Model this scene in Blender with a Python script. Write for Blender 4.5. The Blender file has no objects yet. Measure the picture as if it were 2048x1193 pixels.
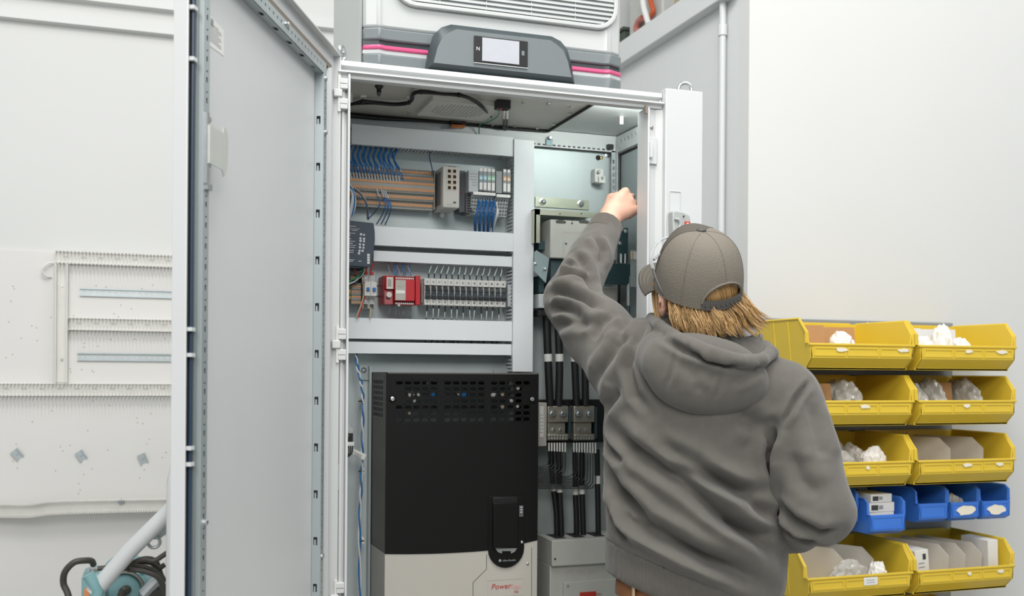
import bpy, bmesh, math, random
import numpy as np
from mathutils import Vector, Matrix
scene = bpy.context.scene
col = scene.collection
rnd = random.Random(7)
# ------------------------------------------------------------------ camera
F_PX, CXP, CYP, YAW, ROLL = 2080.0, 1024.0, 741.0, math.radians(18.9), 0.0075
CAM = Vector((-0.439, -2.492, 1.5))
FWD = Vector((math.sin(YAW), math.cos(YAW), 0)); RGT = Vector((math.cos(YAW), -math.sin(YAW), 0)); UPV = Vector((0, 0, 1))
AX = RGT*math.cos(ROLL)+UPV*math.sin(ROLL); AY = UPV*math.cos(ROLL)-RGT*math.sin(ROLL)
cd = bpy.data.cameras.new('camera'); cam = bpy.data.objects.new('camera', cd); col.objects.link(cam)
cd.sensor_width = 36.0; cd.sensor_fit = 'HORIZONTAL'; cd.lens = F_PX/2048*36
cd.shift_y = (CYP-596.5)/2048; cd.clip_start = 0.05
cam.matrix_world = Matrix(((AX.x, AY.x, -FWD.x, CAM.x), (AX.y, AY.y, -FWD.y, CAM.y), (AX.z, AY.z, -FWD.z, CAM.z), (0, 0, 0, 1)))
cd.dof.use_dof = True; cd.dof.focus_distance = 2.45; cd.dof.aperture_fstop = 5.0
scene.camera = cam
# ------------------------------------------------------------------ light
w = bpy.data.worlds.new('world'); scene.world = w; w.use_nodes = True
w.node_tree.nodes['Background'].inputs[0].default_value = (0.90, 0.95, 1.0, 1)
w.node_tree.nodes['Background'].inputs[1].default_value = 0.46
def area(name, loc, size, power, target, colr=(1, 0.98, 0.95)):
    l = bpy.data.lights.new(name, 'AREA'); l.shape = 'RECTANGLE'; l.size, l.size_y = size; l.energy = power; l.color = colr
    o = bpy.data.objects.new(name, l); col.objects.link(o); o.location = loc
    o.rotation_euler = (Vector(target)-Vector(loc)).to_track_quat('-Z', 'Y').to_euler()
    return o
area('ceiling_and_fill_light', (-0.1, -1.6, 4.6), (1.0, 1.6), 72, (0.2, -0.4, 0.8))
area('ceiling_and_fill_light', (-1.0, -4.4, 3.9), (3.2, 1.6), 140, (0.2, 0.3, 1.5))  # added frontal fill, high behind the camera, to brighten the cabinet interior
area('ceiling_and_fill_light', (2.6, -1.4, 4.6), (3.2, 1.0), 60, (2.3, -0.2, 0.8))
area('ceiling_and_fill_light', (-0.9, -0.3, 4.6), (0.22, 1.8), 36, (-0.9, 1.6, 1.0))
scene.view_settings.view_transform = 'Standard'; scene.view_settings.look = 'None'
scene.view_settings.exposure = 0.10; scene.view_settings.gamma = 1.0; scene.view_settings.use_curve_mapping = False
scene.cycles.use_denoising = True
scene.cycles.max_bounces = 6; scene.cycles.diffuse_bounces = 4; scene.cycles.glossy_bounces = 3
scene.cycles.transmission_bounces = 6; scene.cycles.transparent_max_bounces = 8
scene.cycles.caustics_reflective = False; scene.cycles.caustics_refractive = False
# ------------------------------------------------------------------ helpers
def ray(px, py):
    a = (px-CXP)/F_PX; b = -(py-CYP)/F_PX
    return FWD + AX*a + AY*b
def at(px, py, Y):                       # point of the plane y = Y
    r = ray(px, py); return CAM + r*((Y-CAM.y)/r.y)
def atx(px, py, X):
    r = ray(px, py); return CAM + r*((X-CAM.x)/r.x)
def dep(px, py, d): return CAM + ray(px, py)*d
def lin(h):
    h = h.lstrip('#'); c = [int(h[i:i+2], 16)/255 for i in (0, 2, 4)]
    return tuple(((x+.055)/1.055)**2.4 if x > .04045 else x/12.92 for x in c) + (1,)
MATS = {}
def mat(name, h='#cccccc', rough=0.5, metal=0.0, var=0.06, scale=30.0, bump=0.0, bscale=200.0, spec=0.5, trans=0.0, alpha=1.0, emit=0.0, stretch=None):
    if name in MATS: return MATS[name]
    m = bpy.data.materials.new(name); m.use_nodes = True; nt = m.node_tree; b = nt.nodes['Principled BSDF']
    c = lin(h); tc = nt.nodes.new('ShaderNodeTexCoord'); mp = nt.nodes.new('ShaderNodeMapping')
    nt.links.new(tc.outputs['Object'], mp.inputs[0])
    if stretch: mp.inputs['Scale'].default_value = stretch
    n = nt.nodes.new('ShaderNodeTexNoise'); n.inputs['Scale'].default_value = scale; n.inputs['Detail'].default_value = 3
    nt.links.new(mp.outputs[0], n.inputs['Vector'])
    mx = nt.nodes.new('ShaderNodeMix'); mx.data_type = 'RGBA'
    mx.inputs[6].default_value = tuple(x*(1-var) for x in c[:3])+(1,); mx.inputs[7].default_value = tuple(min(1, x*(1+var)) for x in c[:3])+(1,)
    nt.links.new(n.outputs[0], mx.inputs[0]); nt.links.new(mx.outputs[2], b.inputs['Base Color'])
    b.inputs['Roughness'].default_value = rough; b.inputs['Metallic'].default_value = metal
    b.inputs['Specular IOR Level'].default_value = spec
    b.inputs['Transmission Weight'].default_value = trans; b.inputs['Alpha'].default_value = alpha
    if emit: b.inputs['Emission Color'].default_value = c; b.inputs['Emission Strength'].default_value = emit
    if bump:
        n2 = nt.nodes.new('ShaderNodeTexNoise'); n2.inputs['Scale'].default_value = bscale; n2.inputs['Detail'].default_value = 3
        nt.links.new(mp.outputs[0], n2.inputs['Vector'])
        bp = nt.nodes.new('ShaderNodeBump'); bp.inputs['Strength'].default_value = bump; bp.inputs['Distance'].default_value = 0.002
        nt.links.new(n2.outputs[0], bp.inputs['Height']); nt.links.new(bp.outputs[0], b.inputs['Normal'])
    MATS[name] = m; return m
def perp(d):
    a = Vector((0, 0, 1)) if abs(d.z) < .9 else Vector((1, 0, 0))
    u = d.cross(a).normalized(); return u, d.cross(u).normalized()
class MB:
    def __init__(s, M=None): s.v = []; s.f = []; s.mi = []; s.cur = 0; s.M = M
    def add(s, vs, fs):
        o = len(s.v)
        s.v += [tuple(s.M @ Vector(p)) if s.M else tuple(p) for p in vs]
        s.f += [tuple(i+o for i in f) for f in fs]; s.mi += [s.cur]*len(fs); return s
    def box(s, x0, x1, y0, y1, z0, z1):
        return s.add([(x0,y0,z0),(x1,y0,z0),(x1,y1,z0),(x0,y1,z0),(x0,y0,z1),(x1,y0,z1),(x1,y1,z1),(x0,y1,z1)],
                     [(0,3,2,1),(4,5,6,7),(0,1,5,4),(1,2,6,5),(2,3,7,6),(3,0,4,7)])
    def prism(s, poly, ax, a0, a1):      # poly in the two other axes
        n = len(poly)
        def P(p, a): return {'x': (a, p[0], p[1]), 'y': (p[0], a, p[1]), 'z': (p[0], p[1], a)}[ax]
        return s.add([P(p, a0) for p in poly]+[P(p, a1) for p in poly],
                     [tuple(range(n)), tuple(range(2*n-1, n-1, -1))]+[(i, i+n, (i+1) % n+n, (i+1) % n) for i in range(n)])
    def tube(s, pts, r, n=8, closed=False, ell=None):
        pts = [Vector(p) for p in pts]; m = len(pts); rs = r if isinstance(r, (list, tuple)) else [r]*m
        vs = []; u = None
        for i, p in enumerate(pts):
            d = (pts[(i+1) % m]-pts[i-1]) if closed else (pts[min(i+1, m-1)]-pts[max(i-1, 0)])
            d = d.normalized() if d.length > 1e-9 else Vector((0, 0, 1))
            if u is None: u, v = perp(d)
            else:
                u = (u-d*u.dot(d)); u = u.normalized() if u.length > 1e-6 else perp(d)[0]; v = d.cross(u)
            for k in range(n):
                a = 2*math.pi*k/n; vs.append(p+(u*math.cos(a)+v*math.sin(a)*(ell or 1))*rs[i])
        fs = []
        for i in range(m if closed else m-1):
            for k in range(n):
                a = i*n+k; b = i*n+(k+1) % n; j = (i+1) % m; fs.append((a, b, j*n+(k+1) % n, j*n+k))
        if not closed: fs += [tuple(range(n-1, -1, -1)), tuple(range((m-1)*n, m*n))]
        return s.add(vs, fs)
    def lathe(s, prof, c, axis, n=16):   # prof: (radius, height along axis)
        d = Vector(axis).normalized(); u, v = perp(d); c = Vector(c); vs = []
        for r, h in prof:
            for k in range(n):
                a = 2*math.pi*k/n; vs.append(c+d*h+(u*math.cos(a)+v*math.sin(a))*max(r, 1e-5))
        m = len(prof); fs = [(i*n+k, i*n+(k+1) % n, (i+1)*n+(k+1) % n, (i+1)*n+k) for i in range(m-1) for k in range(n)]
        fs += [tuple(range(n-1, -1, -1)), tuple(range((m-1)*n, m*n))]
        return s.add(vs, fs)
    def cyl(s, a, b, r, n=12): return s.tube([a, b], r, n)
    def plate(s, o, U, V, L, W, th, holes):   # plate with rectangular holes (u0,u1,v0,v1), thickness along U x V
        o, U, V = Vector(o), Vector(U).normalized(), Vector(V).normalized(); N = U.cross(V)*th
        us = sorted(set([0, L]+[round(h[i], 5) for h in holes for i in (0, 1)])); vs_ = sorted(set([0, W]+[round(h[i], 5) for h in holes for i in (2, 3)]))
        nu, nv = len(us)-1, len(vs_)-1; fill = [[True]*nv for _ in range(nu)]
        for h in holes:
            for i in range(nu):
                if h[0]-1e-4 <= us[i] and us[i+1] <= h[1]+1e-4:
                    for j in range(nv):
                        if h[2]-1e-4 <= vs_[j] and vs_[j+1] <= h[3]+1e-4: fill[i][j] = False
        idx = {}; vv = []; ff = []
        def V3(i, j, k):
            if (i, j, k) not in idx: idx[(i, j, k)] = len(vv); vv.append(o+U*us[i]+V*vs_[j]+(N if k else N*0))
            return idx[(i, j, k)]
        for i in range(nu):
            for j in range(nv):
                if not fill[i][j]: continue
                ff += [(V3(i,j,1),V3(i+1,j,1),V3(i+1,j+1,1),V3(i,j+1,1)), (V3(i,j,0),V3(i,j+1,0),V3(i+1,j+1,0),V3(i+1,j,0))]
                for di, dj, e in ((-1,0,((i,j+1),(i,j))),(1,0,((i+1,j),(i+1,j+1))),(0,-1,((i,j),(i+1,j))),(0,1,((i+1,j+1),(i,j+1)))):
                    a, b = i+di, j+dj
                    if not (0 <= a < nu and 0 <= b < nv) or not fill[a][b]:
                        ff.append((V3(*e[0],0),V3(*e[1],0),V3(*e[1],1),V3(*e[0],1)))
        return s.add(vv, ff)
    def stadium(s, o, U, V, L, W, hl, hw, th, k=4):   # tile L x W with an oblong hole hl x hw
        o, U, V = Vector(o), Vector(U).normalized(), Vector(V).normalized(); N = U.cross(V).normalized()*th
        r = hw/2; e = hl/2-r; inner = []
        for i in range(2*k+1): a = -math.pi/2+math.pi*i/(2*k); inner.append((e+r*math.cos(a), r*math.sin(a)))
        for i in range(2*k+1): a = math.pi/2+math.pi*i/(2*k); inner.append((-e+r*math.cos(a), r*math.sin(a)))
        n = len(inner); outer = []
        for i in range(n):
            h = i//(2*k+1); t = (i % (2*k+1))/(2*k)
            q = t*(W+L)-L/2; sx = 1 if h == 0 else -1      # walk half the border
            if q < 0: p = (L/2+q, -W/2)
            elif q < W: p = (L/2, -W/2+q)
            else: p = (L/2-(q-W), W/2)
            outer.append((p[0]*sx, p[1]*sx))
        vs = [o+U*(p[0]+L/2)+V*(p[1]+W/2)+N*f for f in (1, 0) for ring in (outer, inner) for p in ring]
        fs = []
        for i in range(n):
            j = (i+1) % n
            fs += [(i, j, n+j, n+i), (2*n+j, 2*n+i, 3*n+i, 3*n+j), (n+i, n+j, 3*n+j, 3*n+i)]
        return s.add(vs, fs)
    def build(s, name, m, parent=None, smooth=35, bevel=0.0, seg=2, fix=True, sub=0):
        org = Vector((0, 0, 0))
        Mi = None
        if parent is not None: Mi = wm(parent).inverted()
        elif s.v:
            a = np.array(s.v); lo, hi = a.min(0), a.max(0); org = Vector(((lo[0]+hi[0])/2, (lo[1]+hi[1])/2, lo[2]))
        vv = [tuple(Mi @ Vector(p)) for p in s.v] if Mi else [tuple(Vector(p)-org) for p in s.v]
        me = bpy.data.meshes.new(name); me.from_pydata(vv, [], s.f)
        ms = m if isinstance(m, (list, tuple)) else [m]
        for x in ms: me.materials.append(MATS[x] if isinstance(x, str) else x)
        if len(ms) > 1: me.polygons.foreach_set('material_index', s.mi)
        if fix:
            bm = bmesh.new(); bm.from_mesh(me); bmesh.ops.recalc_face_normals(bm, faces=bm.faces); bm.to_mesh(me); bm.free()
        me.update()
        if smooth: me.shade_smooth(); me.set_sharp_from_angle(angle=math.radians(smooth))
        o = bpy.data.objects.new(name, me); col.objects.link(o); o.location = org
        if parent is not None: o.parent = parent; o.location = (0, 0, 0)
        if bevel:
            bv = o.modifiers.new('bevel', 'BEVEL'); bv.width = bevel; bv.segments = seg; bv.limit_method = 'ANGLE'; bv.angle_limit = math.radians(40); bv.harden_normals = False
        if sub: sb = o.modifiers.new('sub', 'SUBSURF'); sb.levels = sb.render_levels = sub
        return o
def wm(o):
    M = Matrix.LocRotScale(o.location, o.rotation_euler, o.scale)
    return wm(o.parent) @ M if o.parent is not None else M
def tag(o, label=None, cat=None, group=None, kind=None):
    if label: o['label'] = label
    if cat: o['category'] = cat
    if group: o['group'] = group
    if kind: o['kind'] = kind
    return o
def thing(name, label, cat, loc=(0, 0, 0), rz=0.0, group=None, rot=None):
    o = bpy.data.objects.new(name, None); col.objects.link(o); o.location = loc; o.rotation_euler = rot or (0, 0, rz); o.empty_display_size = 0.02
    return tag(o, label, cat, group)
def copy_tree(o, parent=None):
    c = o.copy(); col.objects.link(c); c.parent = parent
    for ch in list(o.children): copy_tree(ch, c)
    return c
def text_mb(txt, size, o, U, V, th=0.0004, align='LEFT', shear=0.0):   # lettering as a thin mesh; U right, V up
    cu = bpy.data.curves.new('t', 'FONT'); cu.body = txt; cu.size = size; cu.align_x = align; cu.extrude = th/2; cu.resolution_u = 3; cu.shear = shear
    ob = bpy.data.objects.new('t', cu); col.objects.link(ob); dg = bpy.context.evaluated_depsgraph_get(); dg.update()
    me = bpy.data.meshes.new_from_object(ob.evaluated_get(dg))
    U, V, o = Vector(U).normalized(), Vector(V).normalized(), Vector(o); N = U.cross(V)
    mb = MB(); mb.add([o+U*v.co.x+V*v.co.y+N*v.co.z for v in me.vertices], [tuple(p.vertices) for p in me.polygons])
    bpy.data.objects.remove(ob); bpy.data.curves.remove(cu); bpy.data.meshes.remove(me)
    return mb
def bez(pts, n=8):        # Catmull-Rom through points
    P = [Vector(p) for p in pts]; P = [P[0]*2-P[1]]+P+[P[-1]*2-P[-2]]; out = []
    for i in range(1, len(P)-2):
        for k in range(n):
            t = k/n; a, b, c, d = P[i-1], P[i], P[i+1], P[i+2]
            out.append(0.5*((2*b)+(c-a)*t+(2*a-5*b+4*c-d)*t*t+(3*b-a-3*c+d)*t*t*t))
    return out+[P[-2]]
X3, Y3, Z3 = Vector((1, 0, 0)), Vector((0, 1, 0)), Vector((0, 0, 1))
# ------------------------------------------------------------------ materials
mat('wall_paint', '#cfd0ce', 0.75, var=0.02, scale=2.0, bump=0.05, bscale=60)
mat('wall_paint_grey', '#cfd2d2', 0.7, var=0.02, scale=2.0, bump=0.05, bscale=60)
mat('board_paint', '#d4d3d0', 0.7, var=0.03, scale=3.0, bump=0.08, bscale=40)
mat('floor_concrete', '#a9a8a4', 0.5, var=0.12, scale=4.0)
mat('cabinet_paint', '#cacdcd', 0.42, var=0.015, scale=8, bump=0.06, bscale=500)
mat('cabinet_paint_white', '#cbcdcd', 0.4, var=0.015, scale=8, bump=0.04, bscale=500)
mat('inner_paint', '#c9cdcd', 0.45, var=0.02, scale=8, bump=0.05, bscale=500)
mat('galvanised', '#b3bcbd', 0.42, 0.55, var=0.12, scale=14, stretch=(1, 1, 0.25))
mat('galvanised_panel', '#bfc9c9', 0.5, 0.4, var=0.10, scale=9, stretch=(1, 1, 0.3))
mat('plated', '#c3c8b4', 0.32, 0.7, var=0.08, scale=12)
mat('steel', '#c9cccd', 0.25, 0.9, var=0.05)
mat('steel_dark', '#55666a', 0.4, 0.6, var=0.08)
mat('brass', '#b9935a', 0.35, 0.8)
mat('hole_dark', '#1c1e20', 0.8)
mat('gasket', '#2c2a27', 0.8, bump=0.3, bscale=300)
mat('gasket_brown', '#7d746a', 0.8)
mat('black_plastic', '#141516', 0.45, var=0.08)
mat('black_cable', '#17181a', 0.5)
mat('duct_plastic', '#dde2e4', 0.45, var=0.02)
mat('duct_dirty', '#dddcd7', 0.55, var=0.08, scale=20)
mat('label_paper', '#dcdcd8', 0.6)
mat('print_black', '#3a3a3a', 0.7)
mat('print_grey', '#8f9294', 0.7)
mat('white_plastic', '#e2e2de', 0.4)
# ================================================================== the room
def struct(name, mb, m, **k): o = mb.build(name, m, **k); o['kind'] = 'structure'; return o
ZT = 2.962
struct('floor', MB().box(-5, 6, -5, 3, -0.1, 0), 'floor_concrete')
struct('wall_back', MB().box(-5, 3.4, 2.4, 2.55, 0, 4.6), 'wall_paint')
struct('wall_side', MB().box(1.545, 1.68, 0.80, 2.4, 0, ZT-0.1), 'wall_paint_grey')
struct('wall_right', MB().box(1.545, 6, 0.73, 0.80, 0, 4.6), 'wall_paint')
struct('trim_1', MB().box(1.50, 1.70, 0.80, 2.4, ZT-0.1, ZT), 'wall_paint_grey', bevel=0.004)      # capping of the side wall
pz = at(180, 7, 2.4).z; struct('trim_2', MB().prism([(2.36, pz), (2.4, pz-0.004), (2.4, pz+0.05), (2.385, pz+0.05)], 'x', -5, 1.5), 'wall_paint')
pz = at(180, 57, 2.4).z; struct('trim_3', MB().prism([(2.36, pz), (2.4, pz-0.004), (2.4, pz+0.05), (2.385, pz+0.05)], 'x', -5, 1.5), 'wall_paint')
# conduit on the side wall
c0 = atx(1445, 300, 1.53)
t = thing('conduit', 'thin grey vertical conduit on side wall behind cabinet', 'conduit', (1.53, c0.y, 0))
MB().cyl((1.527, c0.y, 0.0), (1.527, c0.y, 4.5), 0.0125, 12).build('pipe', 'cabinet_paint', t)
jz = atx(1445, 62, 1.53).z; MB().cyl((1.527, c0.y, jz-0.02), (1.527, c0.y, jz+0.02), 0.017, 12).build('coupling', 'cabinet_paint', t)
# things stored above the low side wall
t = thing('shelf_box', 'grey box stored above the side wall', 'box', (1.95, 2.0, 2.6))
MB().box(1.72, 2.1, 1.75, 2.1, 2.55, 3.5).build('carton', mat('box_grey', '#b9bab6', 0.7), t, bevel=0.01)
MB().box(1.78, 1.92, 1.742, 1.75, 3.12, 3.3).build('sticker', mat('box_tan', '#b3a58a', 0.7), t)
t = thing('storage_crate', 'dark green crate beside grey box above the side wall', 'crate', (1.9, 1.9, 2.6))
MB().box(1.70, 1.86, 2.12, 2.38, 2.55, 3.16).build('crate_wall', mat('crate_dark', '#3c463d', 0.7), t, bevel=0.01)
MB().box(1.695, 1.865, 2.115, 2.385, 3.16, 3.175).build('crate_rim', 'crate_dark', t)
p = [atx(1284, -30, 1.68), atx(1287, 10, 1.66), atx(1292, 30, 1.65), atx(1297, 48, 1.64)]
mb = MB(); pts = bez(p, 12)
mb.tube(pts, [0.012+0.002*(i % 2) for i in range(len(pts))], 10)
tag(mb.build('flexible_hose', 'white_plastic'), 'white corrugated hose hanging above the side wall', 'hose')
for i, (pl, h, r, lb) in enumerate((([(1300, -40), (1301, 0), (1306, 22), (1296, 40)], '#c0562e', 0.012, 'orange cord looping down above the side wall'),
                           ([(1285, 36), (1277, 44), (1273, 58), (1279, 66)], '#b07068', 0.016, 'pink hose end lying above the side wall'))):
    tag(MB().tube(bez([atx(a, b, 1.70) for a, b in pl], 8), r, 10).build('hanging_cable', mat('cord%d' % i, h, 0.5)), lb, 'cable')

# ================================================================== mounting board on the back wall
YB = 2.385
bz = at(110, 503, YB).z
tag(MB().box(-2.6, 0.1, YB, 2.4, 0.35, bz).build('mounting_board', 'board_paint', bevel=0.002), 'large white painted board fixed low on the back wall', 'board')
def comb(mb, p0, U, V, L, base_h, finger_h, pitch, gap, th):   # slotted duct side: solid strip and fingers
    p0, U, V = Vector(p0), Vector(U).normalized(), Vector(V).normalized(); n = max(1, int(L/pitch)); holes = []
    for i in range(n): holes.append((i*pitch+pitch-gap, i*pitch+pitch-1e-4 if i == n-1 else i*pitch+pitch, base_h, base_h+finger_h))
    mb.plate(p0, U, V, n*pitch, base_h+finger_h, th, [(a, b, c, d) for a, b, c, d in holes])
def wall_duct(name, label, x0, x1, zl, zh, depth=0.05, pitch=0.0147, wav=None):
    t = thing(name, label, 'cable duct', ((x0+x1)/2, YB, zl), group='slotted wiring ducts on the back board')
    L = x1-x0
    holes = [(0.03+i*0.07, 0.05+i*0.07, (zh-zl)/2-0.004, (zh-zl)/2+0.004) for i in range(int((L-0.1)/0.07))]
    MB().plate((x0, YB-0.0005, zl), X3, Z3, L, zh-zl, 0.002, holes).build('duct_base', 'duct_dirty', t)
    for z in (zl, zh-0.002):
        m = MB(); comb(m, (x0, YB-0.002, z), X3, -Y3, L, 0.006, depth, pitch, 0.0072, 0.002)
        tag(m.build('duct_fingers', 'duct_dirty', t), kind='stuff')
    return t
def zz(py): return at(200, py, YB).z
xv0, xv1 = at(113, 600, YB).x, at(137, 600, YB).x
wall_duct('wiring_duct', 'topmost slotted grey duct on the white board', at(112, 505, YB).x, 0.05, zz(530), zz(506))
wall_duct('wiring_duct', 'slotted grey duct between the two bare steel rails', xv1+0.003, 0.05, zz(661), zz(637))
wall_duct('wiring_duct', 'long slotted grey duct below the bare steel rails', -2.2, 0.05, zz(791), zz(767))
t = thing('wiring_duct', 'upright smooth duct joining the slotted ducts on board', 'cable duct', (xv0, YB, zz(766)))
MB().box(xv0, xv1, YB-0.004, YB, zz(766), zz(531)).build('duct_base', 'duct_dirty', t)
for x in (xv0, xv1-0.003): MB().box(x, x+0.003, YB-0.055, YB, zz(766), zz(531)).build('duct_side', 'duct_dirty', t)
for py in (572, 720): c = at(124, py, YB); MB().cyl((c.x, YB-0.007, c.z), (c.x, YB-0.004, c.z), 0.006, 8).build('screw', 'steel', t)
# warped loose duct near the bottom
def loose_duct():
    t = thing('wiring_duct', 'bowed slotted duct hanging loose near the black hose', 'cable duct', tuple(at(150, 1020, YB)))
    pts = [at(-60, 1012, YB-0.03), at(0, 1008, YB-0.035), at(60, 1008, YB-0.05), at(110, 1002, YB-0.06), at(220, 999, YB-0.055), at(330, 997, YB-0.045), at(380, 996, YB-0.04)]
    c = bez(pts, 24); hh = at(100, 1000, YB).z-at(100, 1024, YB).z
    m = MB(); vs = []; fs = []
    for p in c: vs += [(p.x, p.y, p.z), (p.x, p.y, p.z-hh), (p.x, p.y-0.003, p.z-hh), (p.x, p.y-0.003, p.z)]
    for i in range(len(c)-1):
        for k in range(4): a = 4*i+k; b = 4*i+(k+1) % 4; fs.append((a, b, b+4, a+4))
    m.add(vs, fs); m.build('duct_base', 'duct_dirty', t)
    for off in (0, -hh):
        m = MB()
        for i in range(len(c)-1):
            p = c[i]; d = (c[i+1]-c[i]); q = p+d*0.62
            m.add([p+Vector((0, -0.003, off)), q+Vector((0, -0.003, off)), q+Vector((0, -0.05, off)), p+Vector((0, -0.05, off)),
                   p+Vector((0, -0.003, off-0.002)), q+Vector((0, -0.003, off-0.002)), q+Vector((0, -0.05, off-0.002)), p+Vector((0, -0.05, off-0.002))],
                  [(0,1,2,3),(7,6,5,4),(0,4,5,1),(1,5,6,2),(2,6,7,3),(3,7,4,0)])
        tag(m.build('duct_fingers', 'duct_dirty', t), kind='stuff')
    c0 = at(243, 1004, YB-0.06); MB().cyl(c0, c0+Vector((0, -0.004, 0)), 0.012, 14).build('washer', 'steel', t)
loose_duct()
def din(name, label, x0, x1, zc, Yf, M=None, mtl='galvanised', parent=None, hole=True, cat='mounting rail', group=None):
    h = 0.0175; t = parent or thing(name, label, cat, ((x0+x1)/2, Yf, zc-h), group=group)
    L = x1-x0; holes = [(0.012+i*0.025, 0.027+i*0.025, 0.0095, 0.0155) for i in range(max(0, int((L-0.02)/0.025)))] if hole else []
    MB().plate((x0, Yf, zc-0.0125), X3, Z3, L, 0.025, 0.001, holes).build('rail_web', mtl, t)
    for sg in (-1, 1):
        MB().box(x0, x1, Yf-0.0075, Yf, zc+sg*0.0125-0.0005, zc+sg*0.0125+0.0005).box(x0, x1, Yf-0.0085, Yf-0.0075, min(zc+sg*0.0125, zc+sg*h), max(zc+sg*0.0125, zc+sg*h)).build('rail_lip', mtl, t)
    return t
a = at(160, 577, YB); b = at(160, 592, YB); din('mounting_rail', 'upper bare steel slotted rail on white board', a.x, 0.04, (a.z+b.z)/2, YB)
a = at(155, 707, YB); b = at(155, 721, YB); din('mounting_rail', 'lower bare steel slotted rail on white board', a.x, 0.04, (a.z+b.z)/2, YB)
for (px, py, ang, lb) in ((35, 909, 39, 'short cut steel rail piece on board, leftmost of three'), (163, 912, 33, 'short cut steel rail piece on board, middle of three'), (286, 918, 22, 'short cut steel rail piece on board, nearest the cabinet door')):
    c = at(px, py, YB); t = thing('rail_offcut', lb, 'rail offcut', tuple(c), group='short steel rail offcuts', rot=(0, math.radians(90-ang), 0))
    M = wm(t)
    MB(M).box(-0.022, 0.022, -0.0012, 0, -0.0125, 0.0125).build('rail_web', 'galvanised', t)
    for sg in (-1, 1): MB(M).box(-0.022, 0.022, -0.008, 0, sg*0.0125-0.0006, sg*0.0125+0.0006).box(-0.022, 0.022, -0.009, -0.008, min(sg*0.0125, sg*0.0175), max(sg*0.0125, sg*0.0175)).build('rail_lip', 'galvanised', t)
    MB(M).cyl((0, -0.004, 0), (0, 0, 0), 0.004, 8).build('screw', 'steel', t)
p = [at(108, 526, YB-0.01), at(94, 528, YB-0.03), at(84, 540, YB-0.03), at(92, 552, YB-0.02), at(103, 555, YB-0.004)]
tag(MB().tube(bez(p, 8), 0.004, 8).build('wire_loop', 'duct_dirty'), 'small white wire loop poking out of the top duct', 'wire')
# screw holes left in the board
mb = MB()
for i in range(70):
    px = rnd.uniform(5, 345); py = rnd.choice([rnd.uniform(560, 755), rnd.uniform(800, 990)]); c = at(px, py, YB)
    mb.lathe([(0.0028, 0.0), (0.0022, 0.0006)], (c.x, YB, c.z), (0, -1, 0), 6)
o = mb.build('screw_holes', mat('hole_brown', '#a08a6c', 0.8), bpy.data.objects['mounting_board']); o['kind'] = 'stuff'

# ================================================================== motor, frame tube and hose at lower left
Ym = 1.55
t = thing('electric_motor', 'teal electric motor with round end bell behind cabinet door', 'motor', tuple(at(240, 1260, Ym)))
mat('teal_paint', '#7fa9ad', 0.5, var=0.15, scale=10); mat('yellow_paint', '#c9b24e', 0.5); mat('grimy', '#8d8a80', 0.6, var=0.15)
c = at(248, 1180, Ym); r = (at(310, 1180, Ym).x-at(190, 1180, Ym).x)/2*0.88
mb = MB(); mb.lathe([(r*1.02, 0.24), (r*1.02, 0.03), (r*0.95, 0.0), (r*0.80, -0.012), (r*0.78, 0.0)], c, (0, 1, 0), 32); mb.build('housing', 'teal_paint', t)
MB().lathe([(r*0.74, 0.004), (r*0.78, -0.018), (r*0.70, -0.018), (r*0.66, 0.01)], c, (0, 1, 0), 32).build('bearing_ring', 'grimy', t)
MB().lathe([(r*0.62, 0.005), (r*0.60, -0.006), (r*0.40, -0.010), (r*0.2, -0.010)], c, (0, 1, 0), 28).build('end_bell', 'teal_paint', t)
MB().lathe([(r*0.20, 0.0), (r*0.19, -0.045), (r*0.12, -0.05), (r*0.1, -0.09)], c+Vector((0.01, 0, 0)), (0.25, -0.0+1, 0), 16).build('shaft', mat('shaft_grime', '#55534b', 0.5, 0.4), t)
for k in range(10):
    a = math.radians(36*k+10); d = Vector((math.cos(a), 0, math.sin(a))); MB().tube([c+d*r*0.8+Vector((0, 0.0, 0)), c+d*r*1.03+Vector((0, 0.0, 0))], 0.012, 6).build('rib', 'teal_paint', t)
pts = [c+Vector((math.cos(math.radians(x)), 0, math.sin(math.radians(x))))*r*0.93+Vector((0, -0.008, 0)) for x in range(72, 160, 8)]
MB().tube(pts, 0.009, 8).build('yellow_band', 'yellow_paint', t)
a = at(165, 1150, Ym); b = at(212, 1260, Ym)
MB().prism([(a.x, b.z), (b.x, b.z), (b.x, a.z), (a.x+0.03, a.z+0.012), (a.x, a.z)], 'y', Ym-0.05, Ym+0.12).build('terminal_box', 'teal_paint', t, bevel=0.006)
q0, q1 = at(168, 1178, Ym-0.055), at(178, 1215, Ym-0.055)
MB().box(q0.x, q1.x, Ym-0.053, Ym-0.05, q1.z, q0.z).build('sticker', mat('sticker_orange', '#d98a5a', 0.5), t)
a = at(186, 1150, Ym); MB().cyl(a, at(187, 1137, Ym), 0.017, 14).build('cable_gland', 'steel', t)
p = [at(187, 1130, Ym-.0), at(183, 1123, Ym-0.02), at(170, 1122, Ym-0.04), at(148, 1126, Ym-0.05), at(130, 1145, Ym-0.05), at(127, 1168, Ym-0.04), at(136, 1190, Ym-0.05), at(148, 1240, Ym-.08)]
tag(MB().tube(bez(p, 8), 0.0115, 10).build('motor_cable', mat('hose_black', '#3e3b35', 0.5)), 'black cable looping out of the teal motor', 'cable')
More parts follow.
